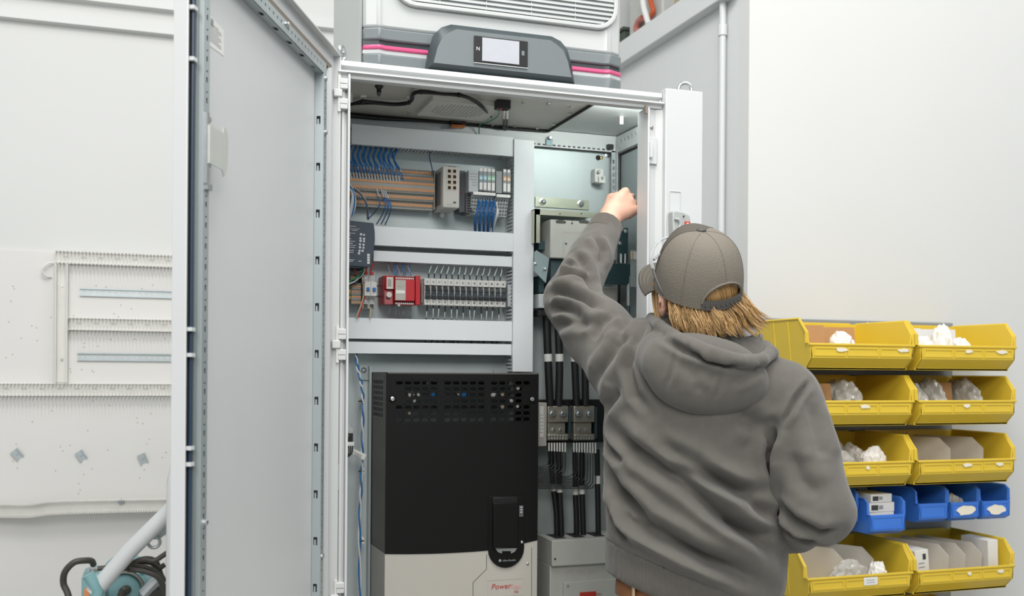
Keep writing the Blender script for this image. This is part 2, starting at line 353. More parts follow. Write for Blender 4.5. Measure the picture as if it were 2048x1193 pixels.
cab = [[(195, 1138), (230, 1135), (262, 1128), (290, 1118), (312, 1124), (322, 1150), (330, 1165)], [(250, 1136), (275, 1126), (300, 1126), (318, 1136), (330, 1130)],
       [(240, 1140), (270, 1134), (300, 1138), (318, 1152), (328, 1175)], [(255, 1140), (285, 1143), (310, 1152), (322, 1165), (330, 1190)], [(252, 1134), (282, 1120), (308, 1122), (326, 1112), (336, 1105)]]
for i, pl in enumerate(cab):
    tag(MB().tube(bez([at(x, y, Ym-0.12-0.019*i) for x, y in pl], 8), 0.009, 8).build('tangled_cable', 'hose_black'), ('longest dark cord of the tangle on the teal motor', 'dark cord looping at the right of the tangle on motor', 'dark cord in the middle of the tangle on motor', 'lowest dark cord of the tangle, beside the black fins', 'dark cord rising from the tangle towards the door')[i], 'cable', 'dark cords tangled above the motor')
t = thing('contactor', 'black finned block right of the teal motor', 'motor fan', tuple(at(295, 1250, Ym+.3)))
for k in range(8): a = at(284+k*4.2, 1152+k*1.5, Ym+.3); MB().box(a.x, a.x+0.006, Ym+0.27, Ym+0.4, a.z-0.16, a.z).build('fin', 'black_plastic', t)
a, b = at(283, 1156, Ym+.3), at(322, 1260, Ym+.3); MB().box(a.x, b.x, Ym+.3, Ym+0.4, b.z, a.z-0.01).build('block', 'black_plastic', t)
t = thing('pipe_clamp', 'bright metal clamp beside the black finned block', 'clamp', tuple(at(315, 1230, Ym-0.08)))
MB().tube([at(286, 1192, Ym-0.08), at(318, 1158, Ym-0.08)], 0.024, 10).build('clamp_arm', 'steel', t, bevel=0.003)
MB().lathe([(0.03, -0.02), (0.036, 0), (0.03, 0.02)], at(312, 1195, Ym-0.08), (0, 1, 0), 16).build('clamp_jaw', mat('dark_rubber', '#3b3a38', 0.6), t)
# white sloping frame tube
t = thing('frame_tube', 'pale grey sloping tube frame in front of teal motor', 'tube frame', tuple(at(230, 1260, 1.35)))
MB().tube([at(186, 1188, 1.32), at(262, 1100, 1.32), at(345, 1018, 1.30), at(420, 948, 1.3)], 0.0285, 20).build('tube', 'cabinet_paint', t)
MB().tube([at(176, 1150, 1.30), at(196, 1182, 1.30), at(172, 1270, 1.30)], 0.02, 12).build('lower_tube', 'teal_paint', t)
bk = at(318, 1068, 1.36)
mb = MB(); mb.prism([(bk.x-0.03, bk.z+0.05), (bk.x+0.05, bk.z+0.06), (bk.x+0.06, bk.z+0.02), (bk.x, bk.z-0.02), (bk.x-0.035, bk.z-0.02), (bk.x-0.045, bk.z+0.01)], 'y', 1.36, 1.366)
mb.build('bracket', 'galvanised', t)
c = at(308, 1085, 1.355); MB().tube([c+Vector((math.cos(k*math.pi/8)*0.02, 0, math.sin(k*math.pi/8)*0.02)) for k in range(16)], 0.006, 8, closed=True).build('bracket_eye', 'galvanised', t)
# pale cover standing right behind the open door
a, b = at(333, 985, 1.2), at(420, 985, 1.2); zb, z1 = 0.0, at(340, 930, 1.2).z
t = thing('machine_cover', 'pale grey machine cover half hidden behind the open door', 'cover', (b.x, 1.2, 0))
MB().prism([(a.x, zb), (b.x+0.3, zb), (b.x+0.3, z1+0.03), (a.x+0.035, z1+0.03), (a.x+0.012, z1), (a.x, z1-0.06)], 'y', 1.10, 1.22).build('cover_shell', 'cabinet_paint_white', t, bevel=0.008)
MB().box(a.x+0.02, b.x+0.28, 1.095, 1.10, 0.35, 0.352).build('seam', 'hole_dark', t)
# ================================================================== electrical cabinet
cabt = thing('electrical_cabinet', 'tall light grey steel electrical cabinet with its door open', 'cabinet', (0.45, 0.25, 0))
XL, XR, YK, ZC = -0.037, 0.941, 0.50, 2.231
OL, OR_, OT = -0.004, 0.784, 2.198
CP = 'cabinet_paint'
MB().box(XL, XL+0.012, 0.03, YK, 0.1, 2.236).build('side_panel', CP, cabt)
MB().box(XR-0.022, XR, 0.0, YK, 0.1, 2.236).build('side_panel', CP, cabt)
MB().box(XL+0.012, XR-0.022, YK-0.01, YK, 0.1, 2.236).build('rear_panel', 'inner_paint', cabt)
MB().box(XL, XR, 0.02, YK, 2.231, 2.240).build('roof_panel', CP, cabt)
MB().box(XL+0.012, XR-0.022, 0.0, YK-0.01, 0.1, 0.115).build('floor_panel', 'inner_paint', cabt)
MB().box(XL, XR, 0.02, YK, 0.0, 0.1).build('plinth', 'black_plastic', cabt)
MB().box(XL+0.012, 0.6735, 0.05, 0.445, 2.2255, 2.2305).build('ceiling_plate', mat('ceiling_plate_m', '#c4c2ba', 0.5, 0.1, var=0.08, scale=6), cabt)
MB().box(0.6765, XR-0.024, 0.05, 0.445, 2.2265, 2.2305).build('ceiling_plate', 'inner_paint', cabt)
MB().box(0.672, 0.678, 0.05, 0.445, 2.219, 2.2265).build('seam_gasket', 'gasket', cabt)
MB().box(XL+0.012, 0.678, 0.440, 0.447, 2.219, 2.2265).build('seam_gasket', 'gasket', cabt)
# front top rail with its rain groove (profile in y,z)
MB().prism([(0.03, 2.240), (-0.002, 2.240), (-0.004, 2.228), (0.010, 2.2235), (0.011, 2.214), (-0.016, 2.2125), (-0.017, 2.209), (-0.004, 2.206), (-0.003, 2.198), (0.006, 2.197), (0.006, 2.204), (0.03, 2.206)], 'x', XL+0.004, 0.829).build('top_rail', 'cabinet_paint_white', cabt)
MB().plate((0.0, 0.0065, 2.2055), X3, Y3, 0.80, 0.045, 0.0012, [(0.012+i*0.02, 0.024+i*0.02, 0.010+0.013*r, 0.0145+0.013*r) for i in range(39) for r in range(2)]).build('perforated_flange', 'inner_paint', cabt)
MB().prism([(XL, 0.05), (XL, 0.012), (-0.024, 0.008), (-0.022, -0.002), (-0.0155, -0.003), (-0.014, 0.004), (-0.0105, 0.004), (-0.009, -0.014), (-0.004, -0.014), (OL, 0.0), (OL, 0.05)], 'z', 0.1, 2.206).build('frame_post', 'cabinet_paint_white', cabt)
MB().prism([(OR_, 0.05), (OR_, -0.012), (OR_+0.004, -0.014), (OR_+0.007, 0.0), (OR_+0.03, 0.004), (OR_+0.038, 0.0), (0.831, -0.004), (0.831, 0.05)], 'z', 0.1, 2.196).build('frame_post', 'cabinet_paint_white', cabt)
MB().box(OR_+0.006, 0.829, 0.006, 0.045, 2.1965, 2.2).build('post_cap', 'hole_dark', cabt)
c = at(1291, 222, -0.014); MB().box(c.x-0.003, c.x+0.004, -0.02, -0.012, c.z-0.008, c.z+0.014).build('stop_pin', 'gasket_brown', cabt)
MB().box(XL, XR, 0.0, 0.04, 0.1, 0.16).build('bottom_rail', CP, cabt)
# fixed flange with disconnect handle
MB().box(0.831, XR, -0.022, 0.01, 0.1, 2.2495).build('flange_panel', CP, cabt, bevel=0.002)
a, b = at(1339, 382, -0.022), at(1361, 480, -0.022)
MB().plate((a.x, -0.0225, b.z), X3, Z3, b.x-a.x, a.z-b.z, 0.0012, [(0.0015, b.x-a.x-0.0015, 0.0015, a.z-b.z-0.0015)]).build('handle_slot_rim', 'inner_paint', cabt)
hd_ = [(1340, 424), (1346, 422), (1362, 425), (1374, 432), (1376, 440), (1376, 480), (1374, 540), (1342, 540)]
dh = MB().prism([(at(x, y, -0.035).x, at(x, y, -0.035).z) for x, y in hd_], 'y', -0.050, -0.0225).build('disconnect_handle', mat('handle_grey', '#a9adab', 0.35), cabt, bevel=0.004)
p = bez([at(1349, 438, -0.052), at(1358, 441, -0.052), at(1360, 452, -0.052), at(1352, 466, -0.052), at(1349, 476, -0.052)], 6)
MB().tube(p, 0.004, 8).build('grip_rib', 'handle_grey', dh)
a, b = at(1370, 443, -0.052), at(1380, 456, -0.052)
MB().box(a.x, b.x, -0.0535, -0.050, b.z, a.z).build('warning_tag', mat('tag_red', '#c8432f', 0.5), dh)
MB().add([(a.x+0.002, -0.0538, (a.z+b.z)/2), (b.x-0.002, -0.0538, (a.z+b.z)/2), ((a.x+b.x)/2, -0.0538, a.z-0.002)], [(0, 1, 2)]).build('warning_triangle', 'label_paper', dh)
c = at(1367, 433, -0.051); MB().cyl(c, c+Vector((0, -0.003, 0)), 0.002, 8).build('pin', 'hole_dark', dh)
# door catch on the right post
a, b = at(1296, 275, -0.002), at(1312, 329, -0.002)
k = MB().box(a.x, b.x+0.001, -0.006, 0.002, b.z, a.z).build('strike_plate', 'inner_paint', cabt, bevel=0.001)
MB().box(a.x-0.001, a.x+0.007, -0.018, -0.004, b.z+0.014, a.z-0.014).build('strike_lip', 'inner_paint', k, bevel=0.001)
c = at(1303, 255, 0.002); MB().lathe([(0.005, 0), (0.005, 0.003), (0.003, 0.0045)], c, (0, -1, 0), 10).build('screw', 'steel', cabt)
# hinges
def hinge(z0, z1):
    t = MB().box(-0.030, -0.010, -0.017, 0.004, z0, z0+0.026).build('hinge', 'cabinet_paint_white', cabt, bevel=0.002)
    MB().box(-0.030, -0.010, -0.017, 0.004, z1-0.026, z1).build('hinge_knuckle', 'cabinet_paint_white', t, bevel=0.002)
    MB().box(-0.044, -0.024, -0.020, -0.006, z0+0.028, z1-0.028).build('hinge_leaf', 'cabinet_paint_white', t, bevel=0.002)
    MB().cyl((-0.030, -0.012, z0-0.006), (-0.030, -0.012, z1+0.006), 0.004, 8).build('hinge_pin', 'white_plastic', t)
    for z in (z0, z1-0.026): MB().box(-0.029, -0.012, -0.0176, -0.0168, z+0.0125, z+0.0135).build('hinge_seam', 'gasket_brown', t)
hinge(at(672, 220, 0).z, at(672, 158, 0).z); hinge(at(672, 721, 0).z, at(672, 658, 0).z); hinge(at(672, 1228, 0).z, at(672, 1164, 0).z)
for py in (225, 915): c = at(677, py+40, 0.004); MB().box(c.x-0.002, c.x+0.003, -0.001, 0.006, c.z-0.03, c.z+0.03).build('bonding_strip', 'galvanised', cabt)
# lifting eyes
def eye_bolt(c, rot, lb):
    t = thing('lifting_eye', lb, 'lifting eye', tuple(c), rz=rot); M = wm(t)
    MB(M).lathe([(0.013, 0), (0.013, 0.006), (0.009, 0.012)], (0, 0, 0), (0, 0, 1), 14).build('collar', 'steel', t)
    MB(M).tube([(math.cos(k*math.pi/12)*0.0185, 0, 0.0255+math.sin(k*math.pi/12)*0.0185) for k in range(24)], 0.0052, 10, closed=True).build('ring', 'steel', t)
c = at(1370, 183, 0.03); eye_bolt((c.x, 0.03, 2.2495-0.0095), math.radians(-8), 'bright steel lifting eye on the cabinet corner above disconnect handle')
MB().box(0.86, 0.93, 0.01, 0.06, 2.238, 2.2405).build('eye_pad', CP, cabt)
c = at(684, 118, 0.035); eye_bolt((c.x, 0.035, 2.240), math.radians(62), 'bright steel lifting eye beside the cooling unit and open door')
# inside: rear and right frame rails, back mounting panel
za, zb_ = at(1000, 262, 0.455).z, at(1000, 281, 0.455).z
MB().box(0.0, 0.905, 0.447, 0.49, 2.185, 2.2255).build('rear_rail', 'inner_paint', cabt)
MB().plate((0.60, 0.4465, 2.1755), X3, Z3, 0.30, 0.0125, 0.0012, [(0.01+i*0.0163, 0.019+i*0.0163, 0.004, 0.0085) for i in range(17)]).build('rear_rail_flange', 'inner_paint', cabt)
MB().plate((0.9005, 0.44, 2.172), -Y3, Z3, 0.39, 0.05, 0.0012, [(0.03+i*0.025, 0.037+i*0.025, 0.026, 0.036) for i in range(13)]).build('side_rail', 'inner_paint', cabt)
MB().plate((0.903, 0.44, 2.170), -Y3, X3, 0.39, 0.016, 0.0012, [(0.01+i*0.0125, 0.0165+i*0.0125, 0.004, 0.012) for i in range(29)]).build('side_rail_flange', 'inner_paint', cabt)
MB().box(0.8985, 0.9015, 0.432, 0.447, 0.2, 2.19).build('rear_post', 'inner_paint', cabt)
MB().plate((0.886, 0.4465, 0.2), X3, Z3, 0.014, 1.98, 0.0012, [(0.004, 0.010, 0.02+i*0.02, 0.032+i*0.02) for i in range(97)]).build('rear_post_flange', 'galvanised', cabt)
MB().box(0.912, 0.9185, 0.06, 0.43, 0.2, 2.166).build('side_liner', mat('liner_grey', '#9aa6a6', 0.45), cabt)
for bx in ((0.9095, 0.9125, 0.43, 0.436, 0.2, 2.17), (0.9095, 0.9125, 0.06, 0.43, 2.164, 2.169)): MB().box(*bx).build('liner_gasket', 'gasket', cabt)
YP = 0.47
MB().box(0.005, 0.892, YP, YP+0.006, 0.25, 2.176).build('mounting_panel', 'galvanised_panel', cabt)
c = at(1221, 294, 0.44); MB().box(c.x-0.012, c.x+0.006, 0.43, 0.446, c.z-0.008, c.z+0.006).build('corner_plug', 'black_plastic', cabt)
for (px, py, r, m_) in ((1196, 316, 0.008, 'hole_dark'), (1215, 310, 0.009, 'steel'), (1203, 316, 0.005, 'brass')):
    c = at(px, py, YP); MB().lathe([(r, 0), (r, 0.002), (r*0.6, 0.003)], c, (0, -1, 0), 14).build('panel_bolt', m_, cabt)
for i, (px, py) in enumerate(((1168, 281), (1098, 268), (1099, 279), (1047, 205), (1096, 207), (1143, 213), (1140, 226), (1108, 247), (1030, 251), (1075, 255), (985, 250), (945, 240), (880, 226), (818, 226))):
    c = at(px, py, 0.43); r = ray(px, py); q = CAM+r*((2.2255-CAM.z)/r.z)
    if 0.05 < q.y < 0.46: MB().lathe([(0.0055, 0), (0.0055, 0.004), (0.003, 0.006)], (q.x, q.y, 2.2262), (0, 0, -1), 10).build('ceiling_screw', 'steel', cabt)
a = at(1098, 281, 0.445); MB().box(a.x-0.010, a.x+0.010, 0.4405, 0.4465, a.z-0.016, a.z+0.004).build('roof_clip', 'steel_dark', cabt)
MB().lathe([(0.006, 0), (0.006, 0.006), (0.004, 0.009)], (a.x, 0.4405, a.z+0.006), (0, -1, 0), 10).build('roof_clip_screw', 'steel', cabt)
def czp(px, py, z=2.2255): r = ray(px, py); return CAM+r*((z-CAM.z)/r.z)
for px, py in ((1243, 234), (701, 188)):
    q = czp(px, py, 2.2255); MB().cyl((q.x, q.y, 2.2265), (q.x, q.y, 2.204), 0.0055, 10).build('plastic_peg', 'white_plastic', cabt, bevel=0.001)
# small LED lamp inside, behind the front top rail at the right
t = thing('cabinet_lamp', 'small lamp strip behind the top rail of the cabinet', 'lamp', (0.78, 0.03, 2.208))
MB().box(0.66, 0.895, 0.0315, 0.046, 2.208, 2.222).build('lamp_body', 'cabinet_paint', t)
MB().box(0.665, 0.89, 0.046, 0.049, 2.210, 2.221).build('lamp_lens', mat('lamp_lens_m', '#f4fbf6', 0.4, emit=5.0), t)
l = bpy.data.lights.new('lamp_light', 'AREA'); l.shape = 'RECTANGLE'; l.size, l.size_y = 0.22, 0.012; l.energy = 1.3; l.color = (0.95, 1, 0.96)
lo = bpy.data.objects.new('lamp_light', l); col.objects.link(lo); lo.location = (0.78, 0.053, 2.2155); lo.rotation_euler = Vector((0, 1, .6)).to_track_quat('-Z', 'Z').to_euler()

# ------------------------------------------------------------------ open door (k along the door from the hinge, n towards the inside face)
HX, HY, DANG = -0.045, -0.012, math.radians(-114.3)
DM = Matrix(((math.cos(DANG), -math.sin(DANG), 0, HX), (math.sin(DANG), math.cos(DANG), 0, HY), (0, 0, 1, 0), (0, 0, 0, 1)))
DK, DN = DM.to_3x3() @ X3, DM.to_3x3() @ Y3
def dpt(k, n, z): return DM @ Vector((k, n, z))
def dbox(k0, k1, n0, n1, z0, z1): return MB(DM).box(k0, k1, n0, n1, z0, z1)
ZD0, ZD1, KW = 0.12, 2.250, 0.872
door = dbox(-0.012, KW, -0.014, 0.0, ZD0, ZD1).build('door', 'cabinet_paint', cabt, bevel=0.003)
dbox(KW-0.004, KW+0.001, -0.014, 0.009, ZD0, ZD1).build('door_return', 'cabinet_paint_white', door, bevel=0.001)
dbox(-0.014, -0.008, -0.014, 0.016, ZD0, ZD1).build('door_return', 'cabinet_paint_white', door, bevel=0.001)
dbox(-0.012, KW, -0.014, 0.016, ZD1-0.004, ZD1+0.001).build('door_return', 'cabinet_paint_white', door, bevel=0.001)
# gasket ring
for bx in ((0.040, 0.056, 0, 0.006, ZD0+0.05, 2.205), (0.846, 0.862, 0, 0.007, ZD0+0.05, 2.205), (0.04, 0.862, 0, 0.007, 2.199, 2.211)):
    dbox(*bx).build('door_gasket', 'gasket' if bx[1] > .5 and bx[5] < 2.206 else 'gasket_brown', door)
dbox(0.060, 0.066, 0, 0.014, ZD0+0.05, 2.198).build('seal_lip', 'cabinet_paint_white', door)
# galvanised stiffening frame
H = 0.020
def slots(L, pitch, a, b, off=0.02): return [(off+i*pitch, off+i*pitch+w_, a, b) for i in range(int((L-2*off)/pitch)) for w_ in [pitch*0.52 if i % 2 == 0 else pitch*0.16]]
zt0, zt1 = 2.160, 2.186
GV = 'galvanised'
Lz = zt0-0.25
MB(DM).plate((0.131, H, 0.25), (0, 0, 1), (1, 0, 0), Lz, 0.022, 0.0012, slots(Lz, 0.0125, 0.008, 0.014)).build('stiffener_face', GV, door)
cut = [(0.02+i*0.1045, 0.038+i*0.1045, 0.004, 0.013) for i in range(int(Lz/0.1045))]
MB(DM).plate((0.153, 0.0005, 0.25), (0, 0, 1), (0, 1, 0), Lz, H, 0.0012, cut).build('stiffener_side', GV, door)
for i in range(int(Lz/0.1045)): dbox(0.150, 0.1515, 0.006, 0.0095, 0.25+0.02+i*0.1045, 0.25+0.032+i*0.1045).build('cage_clip', GV, door)
dbox(0.129, 0.131, 0, H, 0.25, zt0).build('stiffener_side', GV, door)
MB(DM).plate((0.815, H, 0.25), (0, 0, 1), (1, 0, 0), Lz+0.02, 0.024, 0.0012, slots(Lz+0.02, 0.0165, 0.0075, 0.0135)).build('stiffener_face', GV, door)
dbox(0.838, 0.840, 0, H, 0.25, zt1).build('stiffener_side', GV, door)
dbox(0.815, 0.8165, 0, H, 0.25, zt1).build('stiffener_side', GV, door)
MB(DM).box(0.844, 0.8455, 0, 0.013, 0.25, zt1).build('seal_lip', GV, door)
Lk = 0.815-0.131
MB(DM).plate((0.131, H, zt0), (1, 0, 0), (0, 0, 1), Lk, 0.026, 0.0012, slots(Lk, 0.0115, 0.012, 0.018)).build('stiffener_face', GV, door)
MB(DM).plate((0.131, 0.0, zt0), (1, 0, 0), (0, 1, 0), Lk, H, 0.0012, [(0.06+i*0.085, 0.082+i*0.085, 0.006, 0.014) for i in range(7)]).build('stiffener_side', GV, door)
for i in range(7): dbox(0.131+0.067+i*0.085, 0.131+0.074+i*0.085, 0.004, 0.011, zt0+0.003, zt0+0.0045).build('cage_clip', GV, door)
dbox(0.131, 0.815, 0, H, zt1, zt1+0.0012).build('stiffener_side', GV, door)
# screws, latch plate and label on the door
def dscrew(k, z, n=H, r=0.006): MB(DM).lathe([(r, 0), (r, 0.004), (r*0.6, 0.006)], (k, n, z), (0, 1, 0), 10).build('door_screw', 'steel', door)
dscrew(0.142, 2.03); dscrew(0.142, 1.08); dscrew(0.145, 2.150); dscrew(0.42, zt0+0.02)
def duv(px, py, n=0.0):
    r = ray(px, py); o = DM @ Vector((0, n, 0)); N = DN; s = (o-CAM).dot(N)/r.dot(N); return DM.inverted() @ (CAM+r*s)
for py in (237, 327): q = duv(410, py, H); dscrew(0.822, q.z, H, 0.0065)
q = duv(400, 1048, H); dscrew(0.822, q.z, H)
q = duv(412, 290, H)
zc_ = q.z; cpoly = [(0.83, zc_-0.030), (0.775, zc_-0.030), (0.768, zc_-0.040), (0.755, zc_-0.028), (0.75, zc_-0.02), (0.75, zc_+0.03), (0.762, zc_+0.042), (0.77, zc_+0.040), (0.772, zc_+0.031), (0.83, zc_+0.031)]
MB(DM).prism(cpoly, 'y', 0.026, 0.028).build('latch_plate', mat('latch_m', '#cfd2cc', .35, .4), door)
dbox(0.826, 0.834, H, 0.026, zc_-0.065, zc_+0.05).build('latch_strap', 'steel', door)
dbox(0.815, 0.834, H, 0.027, zc_-0.072, zc_-0.062).build('latch_stop', 'steel', door)
a, b = duv(416, 28), duv(447, 98)
lb_ = MB(DM).prism([(a.x, a.z), (b.x, a.z-0.004), (b.x, a.z-0.048), (a.x, a.z-0.05)], 'y', 0.0, 0.0006).build('label_sheet', 'label_paper', door)
for i in range(9): dbox(a.x-0.008-0.0*i, b.x+0.012+(0.012 if i % 3 == 0 else 0), 0.0006, 0.0009, a.z-0.012-i*0.0036, a.z-0.011-i*0.0036).build('print_line', 'print_grey', door)
dbox(a.x-0.022, a.x-0.010, 0.0006, 0.0009, a.z-0.014, a.z-0.003).build('print_logo', 'print_grey', door)
# dark lock rod and catches on the free edge
MB(DM).cyl((0.8555, 0.010, 0.25), (0.8555, 0.010, 2.19), 0.0035, 8).build('lock_rod', mat('rod_blue', '#223548', 0.4), door)
for z in (2.06, 1.98, 1.56, 1.52, 1.375, 1.35, 1.06): dbox(0.852, 0.866, 0.006, 0.016, z-0.003, z+0.003).build('rod_guide', 'inner_paint', door)

# ================================================================== rooftop cooling unit
mat('ac_white', '#bcbfbe', 0.35, var=0.01); mat('ac_side', '#bfc3c1', 0.45, var=0.01); mat('ac_grey', '#6f7678', 0.42, var=0.03); mat('ac_grey_dark', '#3b4447', 0.42, var=0.03)
mat('ac_pink', '#c8527c', 0.3, var=0.03); mat('ac_light', '#b3b7b7', 0.35)
ac = thing('cooling_unit', 'white rooftop cooling unit with pink stripe on top of cabinet', 'cooling unit', (0.38, 0.25, 2.24))
AX0, AX1, AY0, AY1, AZ0, AZT = 0.036, 0.736, 0.035, 0.47, 2.243, 2.75
zband_l, zband_r = 2.338, 2.342
def acp(px, py, Y=0.035): p = at(px, py, Y); return (p.x, p.z)
def outline(off): # plan outline with angled corners
    return [(AX0+0.002, AY1), (AX0+0.002, AY0+0.022-off*.5), (AX0+0.040, AY0+0.004-off), (AX0+0.058, AY0+0.010-off), (AX1-0.058, AY0+0.010-off), (AX1-0.040, AY0+0.004-off), (AX1-0.002, AY0+0.022-off), (AX1+off, AY0+0.035-off), (AX1+off, AY1)]
MB().prism(outline(0.0), 'z', 2.343, AZT).build('upper_shell', 'ac_white', ac, bevel=0.008)
MB().box(AX0-0.004, AX0+0.001, AY0+0.026, AY1+0.003, 2.2405, AZT).build('side_shell', 'ac_side', ac, bevel=0.004)
MB().prism(outline(0.004), 'z', 2.313, 2.343).build('band_upper', 'ac_grey', ac, bevel=0.004)
MB().prism(outline(-0.004), 'z', 2.300, 2.313).build('band_groove', 'ac_grey_dark', ac)
MB().prism(outline(0.0045), 'z', 2.2885, 2.301).build('pink_stripe', 'ac_pink', ac, bevel=0.004)
MB().prism(outline(0.001), 'z', 2.279, 2.2885).build('light_stripe', 'ac_light', ac)
MB().prism(outline(0.004), 'z', AZ0, 2.279).build('band_lower', 'ac_grey', ac, bevel=0.004)
MB().box(AX0+0.02, AX1-0.02, AY0+0.03, AY1-0.01, 2.2402, AZ0).build('base_seal', 'gasket', ac)
# raised control panel
def acc(px, py, Y=0.022): p = at(px, py, Y); return (p.x, p.z)
x0, zb0 = 0.190, 2.2445; x1 = 0.590; ztp = 2.366
def cpanel(i):
    l = [(x0+i, zb0+i), (x1-i, zb0+i), (x1-0.010-i, 2.300), (x1-0.022-i*1.1, 2.338-i*0.6), (x1-0.040-i, ztp-0.010-i), (x1-0.065-i*0.6, ztp-i), (x0+0.065+i*0.6, ztp-i), (x0+0.040+i, ztp-0.010-i), (x0+0.022+i*1.1, 2.338-i*0.6), (x0+0.010+i, 2.300)]
    return l
o1, o2 = cpanel(0), cpanel(0.016)
m = MB(); n = len(o1); vs = [(p[0], AY0+0.03, p[1]) for p in o1]+[(p[0], AY0-0.010, p[1]) for p in o1]+[(p[0], AY0-0.026, p[1]) for p in o2]
m.add(vs, [(i, (i+1) % n, n+(i+1) % n, n+i) for i in range(n)]+[(n+i, n+(i+1) % n, 2*n+(i+1) % n, 2*n+i) for i in range(n)])
pan = m.build('control_panel', 'ac_grey_dark', ac, smooth=50)
MB().prism([(p[0], p[1]) for p in o2], 'y', AY0-0.0265, AY0).build('panel_face', 'ac_grey', pan)
a, b = at(948, 74, AY0-0.028), at(1055, 133, AY0-0.028); zl, zh = at(1000, 129, AY0-0.028).z, at(1000, 77, AY0-0.028).z
disp = MB().box(a.x, b.x, AY0-0.030, AY0-0.026, zl, zh).build('display', 'black_plastic', pan, bevel=0.001)
sx0, sx1 = at(964, 80, AY0-0.028).x, at(1038, 80, AY0-0.028).x
o = MB().box(sx0, sx1, AY0-0.0308, AY0-0.0295, zl+0.004, zh-0.003).build('screen', mat('screen_grey', '#b4b6bd', 0.25), ac)
o = MB().box(a.x+0.007-0.004, a.x+0.007+0.0035, AY0-0.0305, AY0-0.030, (zl+zh)/2-0.006, (zl+zh)/2+0.006)
text_mb('N', 0.013, (a.x+0.005, AY0-0.0303, (zl+zh)/2-0.004), X3, Z3).build('logo', 'label_paper', ac)
q = at(1046, 107, AY0-0.03); MB().box(q.x-0.004, q.x+0.004, AY0-0.0312, AY0-0.030, q.z-0.006, q.z+0.006).build('sensor_button', 'ac_grey', ac, bevel=0.001)
MB().box(a.x, b.x, AY0-0.0305, AY0-0.0265, zl-0.0035, zl-0.0015).build('display_ledge', 'ac_light', ac)
# slatted grille with its bright surround
gx0, gx1 = at(785, 5, 0.03).x, at(1238, 20, 0.03).x; gz0 = 2.403
def rr(x0, x1, z0, z1, r, k=6):
    out = []
    for cx_, cz_, s0 in ((x1-r, z0+r, -90), (x1-r, z1-r, 0), (x0+r, z1-r, 90), (x0+r, z0+r, 180)):
        for i in range(k+1): a_ = math.radians(s0+90*i/k); out.append((cx_+r*math.cos(a_), cz_+r*math.sin(a_)))
    return out
g1 = rr(gx0, gx1, gz0, 2.72, 0.06); g2 = rr(gx0+0.012, gx1-0.012, gz0+0.012, 2.708, 0.05)
m = MB(); n = len(g1); yA, yB = AY0+0.008, AY0-0.003
m.add([(p[0], yA, p[1]) for p in g1]+[(p[0], yB, p[1]) for p in g1]+[(p[0], yB, p[1]) for p in g2]+[(p[0], yA, p[1]) for p in g2],
      [(k*n+i, k*n+(i+1) % n, (k+1)*n+(i+1) % n, (k+1)*n+i) for k in range(3) for i in range(n)])
m.build('grille_surround', 'ac_white', ac, bevel=0.003)
MB().prism(g2, 'y', AY0+0.006, AY0+0.0095).build('grille_back', mat('grille_back_m', '#aab0b2', 0.6), ac)
for i in range(24):
    z = gz0+0.017+i*0.0122
    xs = [p[0] for p, q_ in zip(g2, g2[1:]+g2[:1])]
    r_ = 0.05; dz = max(0, (gz0+0.012+r_)-z); ins = r_-math.sqrt(max(0, r_*r_-dz*dz)) if dz > 0 else 0
    MB().prism([(AY0+0.007, z+0.0062), (AY0-0.001, z+0.0035), (AY0-0.001, z-0.0025), (AY0+0.007, z-0.001)], 'x', gx0+0.013+ins, gx1-0.013-ins).build('grille_slat', 'ac_white', ac)
for k in range(1, 5): x = gx0+(gx1-gx0)*k/5; MB().box(x-0.001, x+0.001, AY0+0.001, AY0+0.007, gz0+0.013, 2.70).build('grille_rib', 'ac_light', ac)
# ================================================================== wiring inside the cabinet
PB = YP-0.0005                      # face of the mounting panel
def duct_h(label, x0, x1, z0, z1, Yf, group='grey wiring ducts with covers inside the cabinet'):
    t = thing('wiring_duct', label, 'cable duct', ((x0+x1)/2, PB, z0), group=group)
    MB().prism([(Yf+0.012, z0), (Yf, z0), (Yf, z1), (Yf+0.012, z1), (Yf+0.012, z1-0.0015), (Yf+0.0015, z1-0.0015), (Yf+0.0015, z0+0.0015), (Yf+0.012, z0+0.0015)], 'x', x0, x1).build('duct_cover', 'duct_plastic', t)
    MB().box(x0, x1, PB-0.002, PB, z0+0.003, z1-0.003).build('duct_base', 'duct_plastic', t)
    for z in (z0+0.002, z1-0.0035):
        m = MB(); comb(m, (x0, PB, z), X3, -Y3, x1-x0, 0.012, PB-Yf-0.020, 0.0105, 0.0045, -0.0015)
        tag(m.build('duct_fingers', 'duct_plastic', t), kind='stuff')
    return t
def P(px, py, Y): return at(px, py, Y)
xe = P(1026, 400, .395).x
duct_h('topmost grey duct with cover above the orange terminals', 0.072, xe, P(705, 288, .395).z, P(705, 248, .395).z, 0.395)
duct_h('grey duct with cover below the orange terminals', P(752, 480, .36).x, xe, P(1027, 503.5, .388).z, P(1027, 467, .388).z, 0.388)
duct_h('narrow grey duct with cover above the red relay', P(750, 515, .38).x, xe, P(1027, 534, .40).z, P(1027, 514, .40).z, 0.40)
duct_h('grey duct with cover below the red relay', P(697, 650, .395).x, xe, P(1026, 683, .395).z, P(1026, 643.5, .395).z, 0.395)
duct_h('lowest narrow grey duct just above the black drive', P(697, 690, .395).x, xe, P(1026, 711, .40).z, P(1026, 689, .40).z, 0.40)
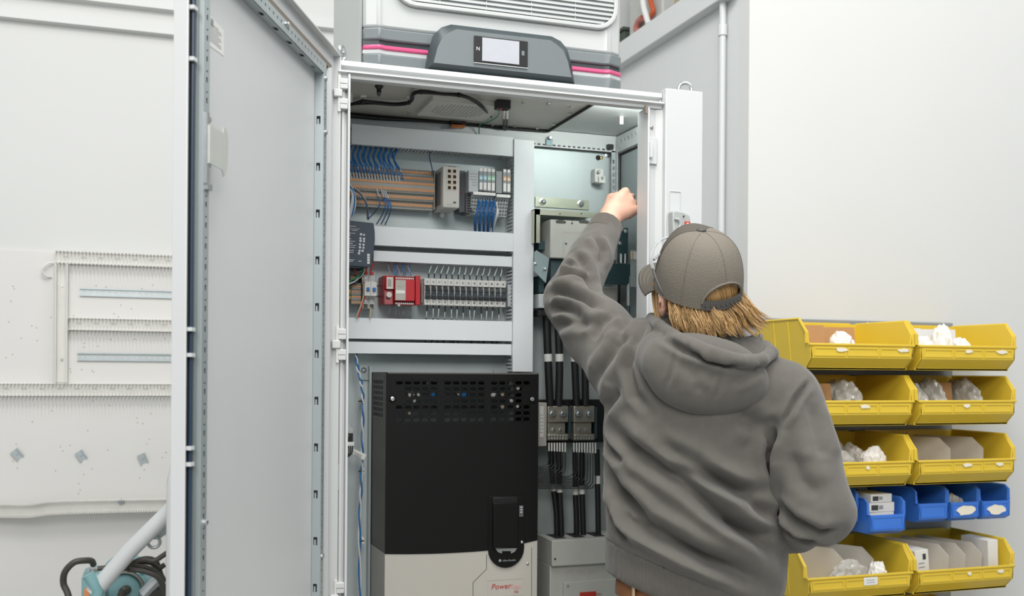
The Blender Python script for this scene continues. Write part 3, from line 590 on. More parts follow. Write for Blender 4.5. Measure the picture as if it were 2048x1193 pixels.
# upright duct
vx0, vx1 = P(1027, 500, .39).x, P(1067, 500, .39).x; vz1 = P(1046, 280, .39).z; vz0 = 1.496
t = thing('wiring_duct', 'upright wide grey duct between terminals and disconnect switch', 'cable duct', ((vx0+vx1)/2, PB, vz0))
MB().prism([(vx0, .402), (vx0, .39), (vx1, .39), (vx1, .402), (vx1-.0015, .402), (vx1-.0015, .3915), (vx0+.0015, .3915), (vx0+.0015, .402)], 'z', vz0, vz1).build('duct_cover', 'duct_plastic', t)
MB().box(vx0+.003, vx1-.003, PB-.002, PB, vz0, vz1).build('duct_base', 'duct_plastic', t)
for x in (vx0+.002, vx1-.0035):
    m = MB(); comb(m, (x, PB, vz0), Z3, -Y3, vz1-vz0, 0.012, 0.062, 0.0105, 0.0045, -0.0015); tag(m.build('duct_fingers', 'duct_plastic', t), kind='stuff')
# ------------------------------------------------------------------ multi level terminal strip
mat('term_grey', '#9b9d98', 0.5); mat('term_orange', '#dc9a60', 0.5); mat('term_dark', '#4a4b47', 0.6); mat('term_blue', '#8ba3ae', 0.5); mat('rail_blue', '#86a9b9', 0.4)
din('mounting_rail', 'steel rail carrying the orange terminal strip and network switch', 0.06, vx0-0.002, P(870, 383, .44).z, PB, group='steel rails inside the cabinet')
def term_strip():
    xr, xl = P(869, 380, .40).x, 0.045
    zs = {k: P(866, y, .41).z for k, y in (('t', 341), ('r1', 346), ('r2', 359.5), ('r3', 371.5), ('r4', 384), ('r5', 398), ('r6', 411.5), ('b', 420))}
    t = thing('terminal_strip', 'long stepped terminal strip with rows of orange levers', 'terminal strip', ((xl+xr)/2, PB, zs['b']))
    st = [('t', 'r1', .43), ('r1', 'r2', .418), ('r2', 'r3', .405), ('r3', 'r4', .398), ('r4', 'r5', .405), ('r5', 'r6', .418), ('r6', 'b', .43)]
    poly = [(PB-0.010, zs['t'])]; m = 0
    hz = [zs['t'], (zs['r1']+zs['r2'])/2, (zs['r2']+zs['r3'])/2, (zs['r4']+zs['r5'])/2-.0, (zs['r5']+zs['r6'])/2, zs['b']]
    dp = [.425, .412, .400, .412, .425]
    for i in range(5): poly += [(dp[i], hz[i]), (dp[i], hz[i+1])]
    poly += [(PB-0.010, zs['b'])]
    MB().prism(poly, 'x', xl, xr).build('terminal_body', 'term_grey', t)
    rows = [('r1', .425), ('r2', .412), ('r3', .400), ('r4', .400), ('r5', .412), ('r6', .425)]
    n = 52; p = (xr-xl)/n
    for i, (k, y) in enumerate(rows):
        m1, m2 = MB(), MB()
        for j in range(n):
            x = xl+j*p; m1.box(x+p*.16, x+p*.84, y-.002, y+.001, zs[k]-.0035, zs[k]+.0035); m2.box(x+p*.25, x+p*.75, y-.0006, y+.001, zs[k]+(-.0085 if i > 2 else .0048), zs[k]+(-.0050 if i > 2 else .0083))
        tag(m1.build('terminal_levers', 'term_orange', t), kind='stuff'); tag(m2.build('wire_entries', 'term_dark', t), kind='stuff')
    for k, y in (('r1', .4245), ('r2', .4115)): MB().box(xl, xr, y-.0008, y+.001, zs[k]-.0125, zs[k]-.0055).build('marker_strip', 'term_blue', t)
    MB().box(xr, xr+.002, .402, PB-.012, zs['b'], zs['t']).build('end_plate', 'term_grey', t)
term_strip()
mat('wire_blue', '#1f6aa8', 0.4, var=0.12, scale=60); mat('wire_navy2', '#1a548c', 0.4); mat('wire_navy', '#2c4d70', 0.45); mat('wire_white', '#cfd4d8', 0.45); mat('wire_marker', '#b9c1c8', 0.5); mat('wire_grey', '#8f989d', 0.45)
mat('wire_red', '#b23a30', 0.45); mat('wire_green', '#2f8a5a', 0.45); mat('wire_tan', '#b7a98f', 0.5)
def wire(pl, r, m, label, group, mk=None, name='control_wire', n=7, cat='wire', sides=6):
    pts = bez(pl, n)
    if mk is None: return tag(MB().tube(pts, r, sides).build(name, m), label, cat, group)
    t = thing(name, label, cat, tuple(pts[0]), group=group)
    MB().tube(pts, r, sides).build('insulation', m, t)
    for f0, f1, mm, rr_ in mk:
        a, b = int(f0*(len(pts)-1)), int(f1*(len(pts)-1)); MB().tube(pts[a:b+1], rr_, sides).build('wire_marker', mm, t)
    return t
for i in range(34):
    ex = 703+i*3.02; g = i//3.4; sx = 700+g*10.2+(i % 3)*1.2; sy = 290+(sx-700)*0.088
    kx = min(sx-7+(i % 4)*0.8, ex+2); ky = 311+rnd.uniform(-3, 3)+(sx-700)*.06
    ey = 361+(ex-700)*0.075-(13 if i % 2 else 0)
    wire([P(sx, sy-4, .43), P(sx-1, sy+6, .415), P(kx, ky, .404), P((kx+ex)/2+1, (ky+ey)/2-4, .392), P(ex-2.5, ey-17, .393), P(ex, ey, .402)], 0.0017, 'wire_blue', 'thin blue wire fanning from the top duct to the terminals', 'blue wires above the orange terminals', [(0.80, 1.0, 'wire_marker', 0.0021)])
wire([P(792, 298, .43), P(784, 310, .41), P(790, 325, .40), P(800, 342, .395), P(807, 362, .402)], 0.0016, 'wire_navy', 'lone dark wire right of the blue wire fan', None, [(0.82, 1.0, 'wire_blue', 0.002)])
wire([P(860, 304, .43), P(859, 315, .41), P(863, 332, .405), P(868, 356, .41)], 0.0016, 'wire_navy', 'dark wire dropping beside the network switch', None)
for i, (a, b, c_) in enumerate((((757, 382), (759, 410), (738, 437)), ((766, 384), (771, 412), (753, 449)), ((770, 386), (777, 412), (762, 449)), ((774, 387), (782, 414), (770, 450)))):
    wire([P(a[0]-4, a[1]-6, .402), P((a[0]+b[0])/2, (a[1]+b[1])/2, .385), P(*b, .385), P((b[0]+c_[0])/2+2, (b[1]+c_[1])/2, .40), P(*c_, .42)], 0.0016, 'wire_navy', 'navy wire curving from the terminals down into the duct', 'navy wires below the orange terminals', [(0.0, 0.22, 'wire_marker', 0.002), (0.25, 0.6, 'wire_blue', 0.0019)])
for i in range(9):
    o = i*1.6; yy = .372-.003*(i % 3)
    wire([P(694, 362+o*1.5, yy+.02), P(706-o*.2, 380+o*.3, yy), P(711-o*.6, 402+o*.2, yy), P(707-o*.8, 425+o, yy), P(694, 440+o*.8, yy+.01)], 0.0022, 'wire_blue' if i in (2, 6) else 'wire_white', 'white network wire bowing beside the cabinet post' if i not in (2, 6) else 'bright blue wire among the white network wires', 'network wires at the cabinet post', name='network_wire')
wire([P(704, 376, .38), P(722, 390, .36), P(733, 410, .36), P(737, 440, .37)], 0.0022, 'wire_navy', 'blue wire arching to the dark power supply', None)
wire([P(704, 374, .385), P(724, 388, .37), P(732, 406, .37), P(735, 440, .375)], 0.0022, 'wire_tan', 'tan wire arching to the dark power supply', None)
# ------------------------------------------------------------------ network switch
mat('switch_grey', '#b4b4ae', 0.45); mat('switch_dark', '#6a6d6d', 0.5); mat('port_frame', '#d8c3ad', 0.4)
a, b = P(886, 330, .34), P(919, 417, .34)
t = thing('network_switch', 'grey network switch with eight ports beside the terminals', 'network switch', (a.x, PB, b.z))
MB().box(a.x, b.x, .34, .452, b.z, a.z-.002).build('housing', 'switch_grey', t, bevel=0.003)
MB().box(a.x-.0008, a.x, .36, .44, b.z+.012, a.z-.014).build('vent_panel', 'switch_dark', t)
for r in range(4):
    for c_ in range(2):
        q = P(894.5+c_*10.5, 338.5+r*11.1+c_*.5, .34)
        f = MB().plate((q.x-.0005, .3395, q.z-.0115), X3, Z3, .0125, .0125, .0015, [(.0015, .011, .0015, .011)]).build('port', 'port_frame', t)
        MB().box(q.x+.001, q.x+.0105, .3385, .3397, q.z-.010, q.z-.0005).build('port_hole', 'hole_dark', f)
text_mb('Allen-Bradley', .0042, P(896, 333.5, .3395), X3, Z3).build('lettering', 'print_black', t)
q = P(908, 405, .3395); MB().box(q.x-.002, q.x+.006, .3388, .34, q.z-.003, q.z+.002).build('connector', 'term_dark', t)
for i in range(3): q = P(895+i*4, 409, .3395); MB().box(q.x, q.x+.002, .3392, .34, q.z-.003, q.z+.001).build('indicator', 'print_grey', t)
q = P(884, 431, .45); MB().lathe([(.007, 0), (.007, .006)], q, (0, -1, 0), 12).build('rail_foot', 'white_plastic', t)
# ------------------------------------------------------------------ controller rack
mat('plc_grey', '#8e9494', 0.5); mat('plc_dark', '#54585a', 0.5); mat('plc_light', '#b2b8b9', 0.45); mat('led_cyan', '#8fc6d8', 0.4); mat('led_green', '#8fc9a8', 0.4); mat('led_orange', '#d8a87c', 0.4)
def pbox(px0, px1, py0, py1, Y0, Y1): a, b = P(px0, py0, Y0), P(px1, py1, Y0); return MB().box(a.x, b.x, Y0, Y1, b.z, a.z)
t = thing('rack_base', 'dark grey slotted base left of the controller modules', 'rack base', tuple(P(925, 428, .44)))
pbox(918.5, 930, 341, 425, .41, PB-.012).build('side_block', 'plc_dark', t, bevel=.001)
pbox(932, 946, 387, 427, .40, PB-.012).build('slotted_block', 'plc_dark', t, bevel=.001)
for i in range(7): pbox(934.5, 944, 391+i*5, 393.5+i*5, .3985, .401).build('block_fin', 'hole_dark', t)
q = P(922, 385, .409); MB().cyl(q, q+Vector((0, -.004, 0)), .0025, 8).build('red_button', 'wire_red', t)
def module(name, label, px0, px1, py0, py1, Y, m, led=None, group=None):
    t = thing(name, label, 'controller module', tuple(P((px0+px1)/2, py1, Y)), group=group); a, b = P(px0, py0, Y), P(px1, py1, Y)
    MB().box(a.x, b.x-.0004, Y, PB-.013, b.z, a.z).build('module_body', m, t, bevel=.001)
    if led:
        MB().box(a.x+.0015, b.x-.002, Y-.0006, Y+.004, a.z-.001, a.z+.008).build('top_tab', 'white_plastic', t)
        MB().box(a.x+.001, b.x-.0015, Y-.001, Y, a.z-.026, a.z-.013).build('status_window', led, t)
        MB().box(a.x+.002, b.x-.0025, Y-.0014, Y-.0008, a.z-.023, a.z-.018).build('status_light', 'white_plastic', t)
        MB().box(a.x+.0015, b.x-.002, Y-.0008, Y, b.z+.004, a.z-.033).build('label_strip', 'white_plastic', t)
        MB().box(a.x+.002, b.x-.003, Y-.002, Y, b.z-.004, b.z+.0005).build('release_tab', 'black_plastic', t)
    else:
        for i in range(5): MB().box(a.x+.003+(.007 if i > 2 else 0), b.x-.004, Y-.0004, Y, a.z-.012-i*.008, a.z-.010-i*.008).build('print_line', 'print_grey', t)
    return t
module('controller_adapter', 'grey controller adapter left of the cyan lit modules', 937.5, 957, 340, 385, .375, 'plc_light')
for i, (lc, lb) in enumerate((('led_cyan', 'first slim module right of the adapter, with cyan status window'), ('led_cyan', 'second slim module with cyan status window'), ('led_green', 'slim module with green status window beside cyan one'), ('led_green', 'slim module with green status window next to plain grey block'))):
    module('input_module', lb, 958.3+i*8.15, 966+i*8.15, 342+i*.5, 382+i*.8, .380, 'plc_grey', lc, 'slim input and output modules')
module('power_module', 'plain grey power module between green and orange marked modules', 992, 1004.5, 342, 387, .382, 'plc_grey')
for i, lb in enumerate(('slim module with orange status window beside plain grey block', 'last slim orange marked module next to upright duct')): module('input_module', lb, 1006+i*8, 1013.5+i*8, 344+i*1, 386+i*.7, .382, 'plc_grey', 'led_orange', 'slim input and output modules')
def tbase(px0, px1, py0, py1, lb, cols):
    Y = .372; t = thing('wiring_module', lb, 'terminal base', tuple(P(px0, py1, Y)), group='controller terminal bases'); a, b = P(px0, py0, Y), P(px1, py1, Y)
    MB().prism([(PB-.013, b.z), (.405, b.z), (.385, a.z-.010), (.372, a.z-.010), (.372, a.z), (PB-.013, a.z)], 'x', a.x, b.x).build('base_body', 'plc_light', t, bevel=.001)
    MB().box(a.x, b.x, .370, .372, a.z-.009, a.z-.001).build('base_ledge', 'white_plastic', t)
    m = MB(); w_ = (b.x-a.x)/cols
    for c_ in range(cols):
        for r in range(5):
            z = a.z-.016-r*.0095; y = .385+(a.z-.010-z)/(a.z-.010-b.z)*.020
            m.box(a.x+c_*w_+w_*.2, a.x+c_*w_+w_*.75, y-.0015, y+.003, z-.0028, z+.0022)
    tag(m.build('terminal_openings', 'term_dark', t), kind='stuff')
tbase(946.5, 990.5, 383, 428, 'grey terminal base with blue wires under the cyan modules', 9); tbase(993, 1020, 388, 432, 'grey terminal base without wires next to upright duct', 5)
for i in range(20):
    cl, ly = divmod(i, 4); x0 = 957+cl*7.4+ly*1.3; sw_ = (-4, -2, 0, 1, 2)[cl]; dy_ = .0046*ly
    wire([P(x0, 399+ly*2, .384-dy_), P(x0-1, 409, .371-dy_), P(x0-3+sw_*.5, 425, .366-dy_), P(x0-5+sw_*.9, 443, .378-dy_*.95), P(x0-6+sw_*.6, 456, .407-dy_*.9), P(x0-6+sw_*.6, 467, .426-dy_*.9)], 0.0015, 'wire_blue' if i % 3 else 'wire_navy2', 'bright blue wire hanging from the controller terminal base', 'blue wires below the controller rack')
for i in range(3): wire([P(992+i, 405, .39), P(996-i, 425, .375), P(991-2*i, 445, .39), P(984-2*i, 464, .41)], 0.0015, 'wire_white', 'white wire beside the blue wires under the controller rack', 'white wires below the controller rack')
# ------------------------------------------------------------------ power supply
Yq = .335; pp = [(686, 440), (747, 446.5), (749.5, 462), (750, 480), (747.5, 505), (741, 533), (735, 534.5), (686, 531)]
t = thing('power_supply', 'dark navy power supply with printed symbols beside cabinet post', 'power supply', tuple(P(720, 535, .40)))
MB().prism([(P(x, y, Yq).x, P(x, y, Yq).z) for x, y in pp], 'y', Yq, PB-.012).build('housing', mat('psu_navy', '#36424f', 0.45), t, bevel=.0015)
for i, (y, x0, x1) in enumerate(((452, 698, 712), (457, 700, 720), (460, 703, 715), (466, 698, 711), (470, 698, 701), (477, 697, 702), (482, 697, 710), (486, 697, 705), (490, 697, 712), (494, 697, 710), (500, 697, 708), (504, 697, 707), (519, 697, 709), (522, 697, 706), (522, 717, 723))):
    pbox(x0, x1, y, y+1.6, Yq-.0004, Yq).build('print_line', mat('print_white', '#c9ced2', 0.5), t)
for i, (x, y) in enumerate(((722, 469), (728, 470), (721, 477), (728, 478), (721, 482), (728, 483), (720, 489), (727, 490), (720, 495), (727, 496), (719, 502), (725, 502), (718, 507))):
    q = P(x, y, Yq); MB().lathe([(.0036, 0), (.0036, .0004), (.001, .0005)], q, (0, -1, 0), 3+i % 4 if i % 4 else 8).build('print_symbol', 'print_white', t)
text_mb('CE', .006, P(719, 484, Yq-.0004), X3, Z3).build('lettering', 'print_white', t)
for i in range(4): pbox(734.5, 739.5, 508+i*5.2, 512.4+i*5.2, Yq-.0012, Yq).build('terminal_tab', 'label_paper', t)
pbox(687, 722, 531.5, 536, .345, .42).build('vent_bottom', 'steel_dark', t)
# ------------------------------------------------------------------ lower rail: terminals, breakers, relay
din('mounting_rail', 'steel rail carrying the red relay and the breakers', 0.05, vx0-0.002, P(935, 584, .44).z, PB, group='steel rails inside the cabinet')
def small_terms(lb, px0, px1, py0, py1, mt, cols, rows):
    Y = .405; t = thing('terminal_block', lb, 'terminal block', tuple(P(px0, py1, Y))); a, b = P(px0, py0, Y), P(px1, py1, Y)
    MB().box(a.x, b.x, Y, PB-.012, b.z, a.z).build('terminal_body', mt, t, bevel=.001)
    w_ = (b.x-a.x)/cols; m1, m2 = MB(), MB(); h = (a.z-b.z)/rows
    for i in range(cols):
        for r in range(rows):
            z = b.z+h*(r+.5); m1.box(a.x+w_*i+w_*.15, a.x+w_*i+w_*.85, Y-.002, Y, z-h*.32, z+h*.02); m2.box(a.x+w_*i+w_*.25, a.x+w_*i+w_*.75, Y-.0008, Y, z+h*.1, z+h*.38)
    tag(m1.build('terminal_levers', 'term_orange', t), kind='stuff'); tag(m2.build('wire_entries', 'term_dark', t), kind='stuff')
small_terms('short grey terminal block with orange levers left of the white breakers', 702.5, 722, 566, 609, 'term_grey', 6, 4)
small_terms('green yellow earth terminal block half behind the cabinet post', 690, 701.5, 561, 600, mat('earth_green', '#7d8a3e', 0.5), 3, 3)
small_terms('small upper terminal block under the dark power supply', 701, 714, 547, 560, 'term_grey', 4, 1)
mat('breaker_white', '#c9c9c5', 0.42); mat('toggle_blue', '#2a66a3', 0.4); mat('toggle_black', '#22262a', 0.4); mat('toggle_grey', '#3a4147', 0.4)
for i, lb in enumerate(('white miniature breaker with blue lever, next to orange terminals', 'white miniature breaker with blue lever, nearest the red relay')):
    x0, x1 = 729.5+i*12.3, 741.3+i*12.3; Y = .375; a, b = P(x0, 541+i*.6, Y), P(x1, 616+i*.6, Y); hh = a.z-b.z
    t = thing('circuit_breaker', lb, 'circuit breaker', ((a.x+b.x)/2, PB, b.z), group='two white breakers with blue levers')
    MB().prism([(PB-.012, b.z), (.405, b.z), (.405, b.z+hh*.30), (Y, b.z+hh*.32), (Y, b.z+hh*.70), (.405, b.z+hh*.72), (.405, a.z), (PB-.012, a.z)], 'x', a.x, b.x-.0004).build('breaker_body', 'breaker_white', t, bevel=.001)
    MB().box(a.x+.005, b.x-.004, Y-.006, Y, b.z+hh*.44, b.z+hh*.54).build('lever', 'toggle_blue', t, bevel=.001)
    for f in (.2, .82): MB().lathe([(.0042, 0), (.0042, .001), (.0036, .0004)], ((a.x+b.x)/2, .4048, b.z+hh*f), (0, -1, 0), 10).build('screw', 'steel', t)
    MB().box(a.x+.003, b.x-.003, .4035, .406, b.z+.001, b.z+.012).build('wire_entry', 'term_dark', t)
    MB().box(a.x+.003, b.x-.003, .4035, .406, a.z-.010, a.z-.001).build('wire_entry', 'wire_red', t)
# red safety relay
mat('relay_red', '#b3242c', 0.38); mat('relay_red_dark', '#7d1a21', 0.45)
Y = .36; a, b = P(771, 548, Y), P(841, 612, Y)
t = thing('safety_relay', 'red safety relay with grey front label beside black breakers', 'safety relay', (a.x, PB, b.z))
def rbox(fx0, fx1, fz0, fz1, y0, y1): W_, H_ = b.x-a.x, a.z-b.z; return MB().box(a.x+W_*fx0, a.x+W_*fx1, y0, y1, b.z+H_*fz0, b.z+H_*fz1)
rbox(0, 1, .05, .97, .385, PB-.012).build('housing', 'relay_red', t, bevel=.002)
rbox(.27, .84, .14, .84, Y, .385).build('front_block', 'relay_red', t, bevel=.002)
rbox(.86, 1, .02, .98, Y+.002, .386).build('side_rib', 'relay_red', t, bevel=.002)
rbox(.02, .26, .52, .94, Y+.004, .386).build('left_panel', 'relay_red', t, bevel=.001)
rbox(.04, .22, .52, .90, Y+.0025, Y+.005).build('label_sheet', mat('relay_label', '#c2bfb6', 0.5), t)
rbox(.28, .57, .16, .82, Y-.0015, Y).build('front_label', mat('relay_front', '#a9a79e', 0.5), t)
rbox(.30, .55, .38, .48, Y-.002, Y-.001).build('white_bar', 'label_paper', t)
for i in range(7): rbox(.07, .17, .60+i*.035, .612+i*.035, Y+.002, Y+.003).build('print_line', 'print_black', t)
q0 = rbox(.33, .52, .60, .61, Y-.002, Y-.001).build('print_line', 'print_grey', t)
rbox(0, .24, .02, .48, .372, .386).build('terminal_cover', mat('relay_clear', '#a5585c', 0.25), t, bevel=.002)
MB().lathe([(.008, 0), (.008, .003), (.006, .003)], P(778, 590, .372), (0, -1, 0), 14).build('dial', 'relay_label', t)
rbox(.05, .16, .20, .30, .370, .373).build('socket', 'hole_dark', t)
for fz in (.88, .06):
    rbox(.30, .84, fz-.05, fz+.07, .372, .386).build('terminal_row', 'relay_red_dark', t)
    m = MB()
    for i in range(10): W_ = b.x-a.x; m.box(a.x+W_*(.31+i*.054), a.x+W_*(.345+i*.054), .3708, .373, b.z+(a.z-b.z)*(fz-.02), b.z+(a.z-b.z)*(fz+.03))
    tag(m.build('terminal_screws', 'label_paper', t), kind='stuff')
q = P(797, 611, .37); MB().lathe([(.004, 0), (.004, .006)], q, (0, -1, 0), 10).build('round_tab', 'steel', t)
for x0, x1, lb in ((764, 770, 'clear rail stop left of the red relay'), (843.5, 850.5, 'grey end clamp between red relay and black breakers'), (1015.5, 1022, 'grey end clamp after the last black breaker')):
    dy = (x0-845)*.045; t = thing('end_clamp', lb, 'end clamp', tuple(P(x0, 610+dy, .41)), group='rail end clamps')
    pbox(x0, x1, 562+dy, 606+dy, .41, PB-.012).build('clamp_body', 'plc_light', t, bevel=.0015)
    q = P((x0+x1)/2, 584+dy, .41); MB().lathe([(.0035, 0), (.0035, .001), (.002, .0006)], q, (0, -1, 0), 10).build('screw', 'steel', t)
# fourteen breakers
Yb = .372; bx0 = P(851.5, 560, Yb).x; bx1 = P(1015.5, 566, Yb).x; bw = (bx1-bx0)/14; ztb = P(851, 556, Yb).z; zbb = P(851, 609.5, Yb).z; hh = ztb-zbb
zoff = 0.0
def mk_breaker():
    t = thing('black_lever_breaker', '', 'circuit breaker', (bx0, PB, zbb), group='row of breakers with black levers')
    a = bx0; b = bx0+bw
    MB().prism([(PB-.012, zbb), (.388, zbb), (.388, zbb+hh*.23), (.395, zbb+hh*.25), (.395, zbb+hh*.73), (.388, zbb+hh*.75), (.388, ztb), (PB-.012, ztb)], 'x', a, b-.0005).build('breaker_body', 'breaker_white', t, bevel=.0008)
    MB().prism([(.396, zbb+hh*.27), (.380, zbb+hh*.27), (.376, zbb+hh*.35), (.388, zbb+hh*.50), (.386, zbb+hh*.60), (.396, zbb+hh*.70)], 'x', a+.0025, b-.001).build('lever', 'toggle_grey', t, bevel=.0012)
    MB().box(a+.0025, b-.001, .378, .396, zbb+hh*.24, zbb+hh*.33).build('lever_grip', 'toggle_black', t, bevel=.001)
    MB().prism([(.396, zbb+hh*.55), (.384, zbb+hh*.55), (.392, zbb+hh*.74), (.396, zbb+hh*.74)], 'x', a+.003, b-.003).build('lever_slot', 'toggle_black', t)
    MB().box(a+.0005, a+.002, .386, .396, zbb+hh*.26, zbb+hh*.72).build('divider', 'breaker_white', t)
    for f in (.12, .87): MB().lathe([(.0032, 0), (.0032, .0008), (.0026, .0002)], ((a+b)/2, .3878, zbb+hh*f), (0, -1, 0), 10).build('screw', 'steel', t)
    return t
br0 = mk_breaker()
ords = ['first', 'second', 'third', 'fourth', 'fifth', 'sixth', 'seventh', 'eighth', 'ninth', 'tenth', 'eleventh', 'twelfth', 'thirteenth', 'fourteenth']
for i in range(14):
    o = br0 if i == 0 else copy_tree(br0)
    o.location = (bx0+i*bw, PB, zbb); o['label'] = 'white breaker with black lever, %s from the red relay' % ords[i]
for i in range(13):
    x = 857+i*11.9; dy = (x-857)*.047
    wire([P(x+6+rnd.uniform(-2, 4), 525+dy, .43), P(x+3, 540+dy, .405), P(x+rnd.uniform(-1, 1), 548+dy, .40), P(x, 558+dy, .40)], .0014, 'wire_white', 'pale wire above the %s black lever breaker from the relay' % ords[i], 'pale wires above the breaker row', [(0.62, .96, 'wire_navy' if i % 4 == 9 else 'black_cable', .0019)])
    x -= 2; j = rnd.uniform(-5, 3)
    wire([P(x, 609+dy, .40), P(x+j*.3, 618+dy, .40), P(x+j*.6, 630+dy, .405), P(x+j, 645+dy, .43)], .0014, 'wire_white', 'pale wire below the %s black lever breaker from the relay' % ords[i], 'pale wires below the breaker row', [(0.02, .30+.2*(i % 3 == 0), 'black_cable', .0019), (.85, 1, 'black_cable', .0019)])
for i, x in enumerate((779, 790, 793, 797, 806, 809, 818, 821)):
    wire([P(x-3+(i % 3)*2, 526, .43), P(x-2, 536, .405), P(x+rnd.uniform(-2, 2), 544, .40), P(x+1, 552, .39)], .0012, 'wire_blue' if i % 3 else 'wire_grey', 'thin blue grey wire above the red relay', 'thin wires at the red relay')
    wire([P(x, 609, .39), P(x+1, 618, .40), P(x+rnd.uniform(-2, 3), 630, .41), P(x, 640, .43)], .0012, 'wire_grey', 'thin grey wire below the red relay', 'thin wires at the red relay')
for pl, m_, lb in (([(708, 536), (712, 545), (715, 552)], 'wire_red', 'short red wire under the dark power supply'), ([(748, 527), (743, 536), (741, 545)], 'wire_red', 'red wire dropping to the white breakers'), ([(735, 532), (733, 538), (732, 545)], 'wire_red', 'second red wire dropping to the white breakers'),
                   ([(727, 536), (724, 545), (712, 556), (692, 565)], 'wire_green', 'green earth wire below the dark power supply'), ([(730, 538), (724, 550), (712, 562), (692, 570)], 'wire_white', 'white wire below the dark power supply'), ([(728, 540), (722, 552), (710, 566), (692, 574)], 'black_cable', 'black wire below the dark power supply'),
                   ([(725, 555), (728, 585), (724, 605), (713, 635)], 'wire_tan', 'tan wire bowing around the white breakers'), ([(726, 560), (730, 588), (727, 600), (716, 634)], 'wire_red', 'red wire bowing around the white breakers'), ([(741, 615), (741, 625), (740, 636)], 'wire_tan', 'tan wire under the white breakers')):
    wire([P(x, y, .385) for x, y in pl], .0024, m_, lb, None)
for i, x in enumerate((852, 862, 876, 886, 903, 906, 917, 942, 958, 967, 984, 993)):
    wire([P(x+(2 if i % 2 else -2), 681, .42), P(x, 688, .42), P(x-(3 if i % 2 else -3), 696, .43)], .0018, 'black_cable', 'short black wire between the two lowest ducts, %s from the hinge side' % ords[i], 'black wires between the lowest ducts')
# ================================================================== variable speed drive
mat('drive_black', '#0d0d0d', 0.55, var=0.10, scale=6, bump=0.05, bscale=300, spec=0.22); mat('drive_black_lit', '#57534c', 0.45, var=0.06); mat('drive_grey', '#b1aea6', 0.45, var=0.02); mat('drive_inside', '#121314', 0.6); mat('badge_red', '#b03a34', 0.4); mat('badge_pink', '#cf9a92', 0.4)
DX0, DX1, DY0, DY1, DZT, DZB = 0.1445, 0.5795, 0.25, 0.455, 1.489, 0.55
drv = thing('motor_drive', 'large motor drive, black cover over light grey base', 'motor drive', ((DX0+DX1)/2, PB, DZB))
def dz(py, px=900): return at(px, py, DY0).z
zvent0, zvent1 = dz(848), dz(757)
zs_ = dz(1107, 775)              # lower rim of the black cover
# front cover lower edge is a shallow curve
curve = [(DX0+(DX1-DX0)*f, zs_-0.008*(1-(2*f-0.9)**2)+0.014*max(0, f-.7)/.3) for f in [i/14 for i in range(15)]]
MB().prism([(DX0, zvent0)]+curve+[(DX1, zvent0)], 'y', DY0, DY0+0.004).build('black_cover', 'drive_black', drv)
MB().box(DX0+.006, DX1-.006, DY0+0.0042, DY0+0.02, zs_+0.02, zvent0-.002).build('cover_back', 'drive_inside', drv)
# ventilated top of the cover: tiles with an oblong hole each
tw, th = (at(846, 830, DY0).x-at(794, 830, DY0).x)/3, (dz(766)-dz(840))/6
hx0 = at(789, 790, DY0).x; cols = []
for blk, n_ in ((0, 5), (1, 5), (2, 5)):
    for i in range(5): cols.append(at([790, 887, 980][blk], 790, DY0).x+i*tw)
rows = [dz(766)-r*th for r in range(7)]
full = MB(); tiles = MB(); xs = [DX0]; 
def inrow(blk, i, r):
    if blk == 0 and i == 0 and r in (1, 2, 3): return False
    if blk == 2 and i == 4 and r in (1, 2, 3): return False
    return True
for r, zc in enumerate(rows):
    x = DX0
    for ci, cx_ in enumerate(cols):
        blk, i = divmod(ci, 5)
        if not inrow(blk, i, r): continue
        if cx_ > x+1e-5: full.box(x, cx_, DY0, DY0+.0035, zc-th/2, zc+th/2)
        tiles.stadium((cx_, DY0+.0035, zc-th/2), X3, Z3, tw, th, tw*.80, th*.62, .0035, 3); x = cx_+tw
    full.box(x, DX1, DY0, DY0+.0035, zc-th/2, zc+th/2)
full.box(DX0, DX1, DY0, DY0+.0035, rows[0]+th/2, DZT).box(DX0, DX1, DY0, DY0+.0035, zvent0, rows[-1]-th/2)
vc = full.build('vent_cover', 'drive_black', drv)
tag(tiles.build('vent_holes', 'drive_black', drv), kind='stuff')
MB().box(DX0, DX1, DY0, DY1, DZT, DZT+.0025).build('top_plate', 'drive_black', drv, bevel=.001)
MB().box(DX0+.004, DX1-.004, DY0-.0006, DY0+.002, DZT-.0005, DZT+.0028).build('top_edge', 'drive_black_lit', drv)
MB().box(DX1-.004, DX1, DY0+.004, DY1, zs_, DZT).build('side_wall', 'drive_black', drv)
zsd = at(743, 1086, DY1).z
MB().prism([(DY0+.0045, zs_), (DY1, zsd), (DY1, DZT-.06), (DY1, DZT-.0005), (DY0+.0045, DZT-.0005)], 'x', DX0, DX0+.004).build('side_wall', 'drive_black_lit', drv)  # black cover wall, the light on this side put into a paler colour
m = MB()
for r in range(7):
    for c_ in range(5): y = DY0+.045+c_*.027; z = dz(762)-r*(dz(762)-dz(835))/6.6; m.box(DX0-.0006, DX0+.001, y, y+.014, z-.010, z)
tag(m.build('side_vents', 'hole_dark', drv), kind='stuff')
MB().plate((DX0-.0001, DY0+.19, dz(842)), -Y3, Z3, .165, dz(753)-dz(842), .0004, [(.003, .162, .003, dz(753)-dz(842)-.003)]).build('side_vent_rim', 'drive_black_lit', drv)
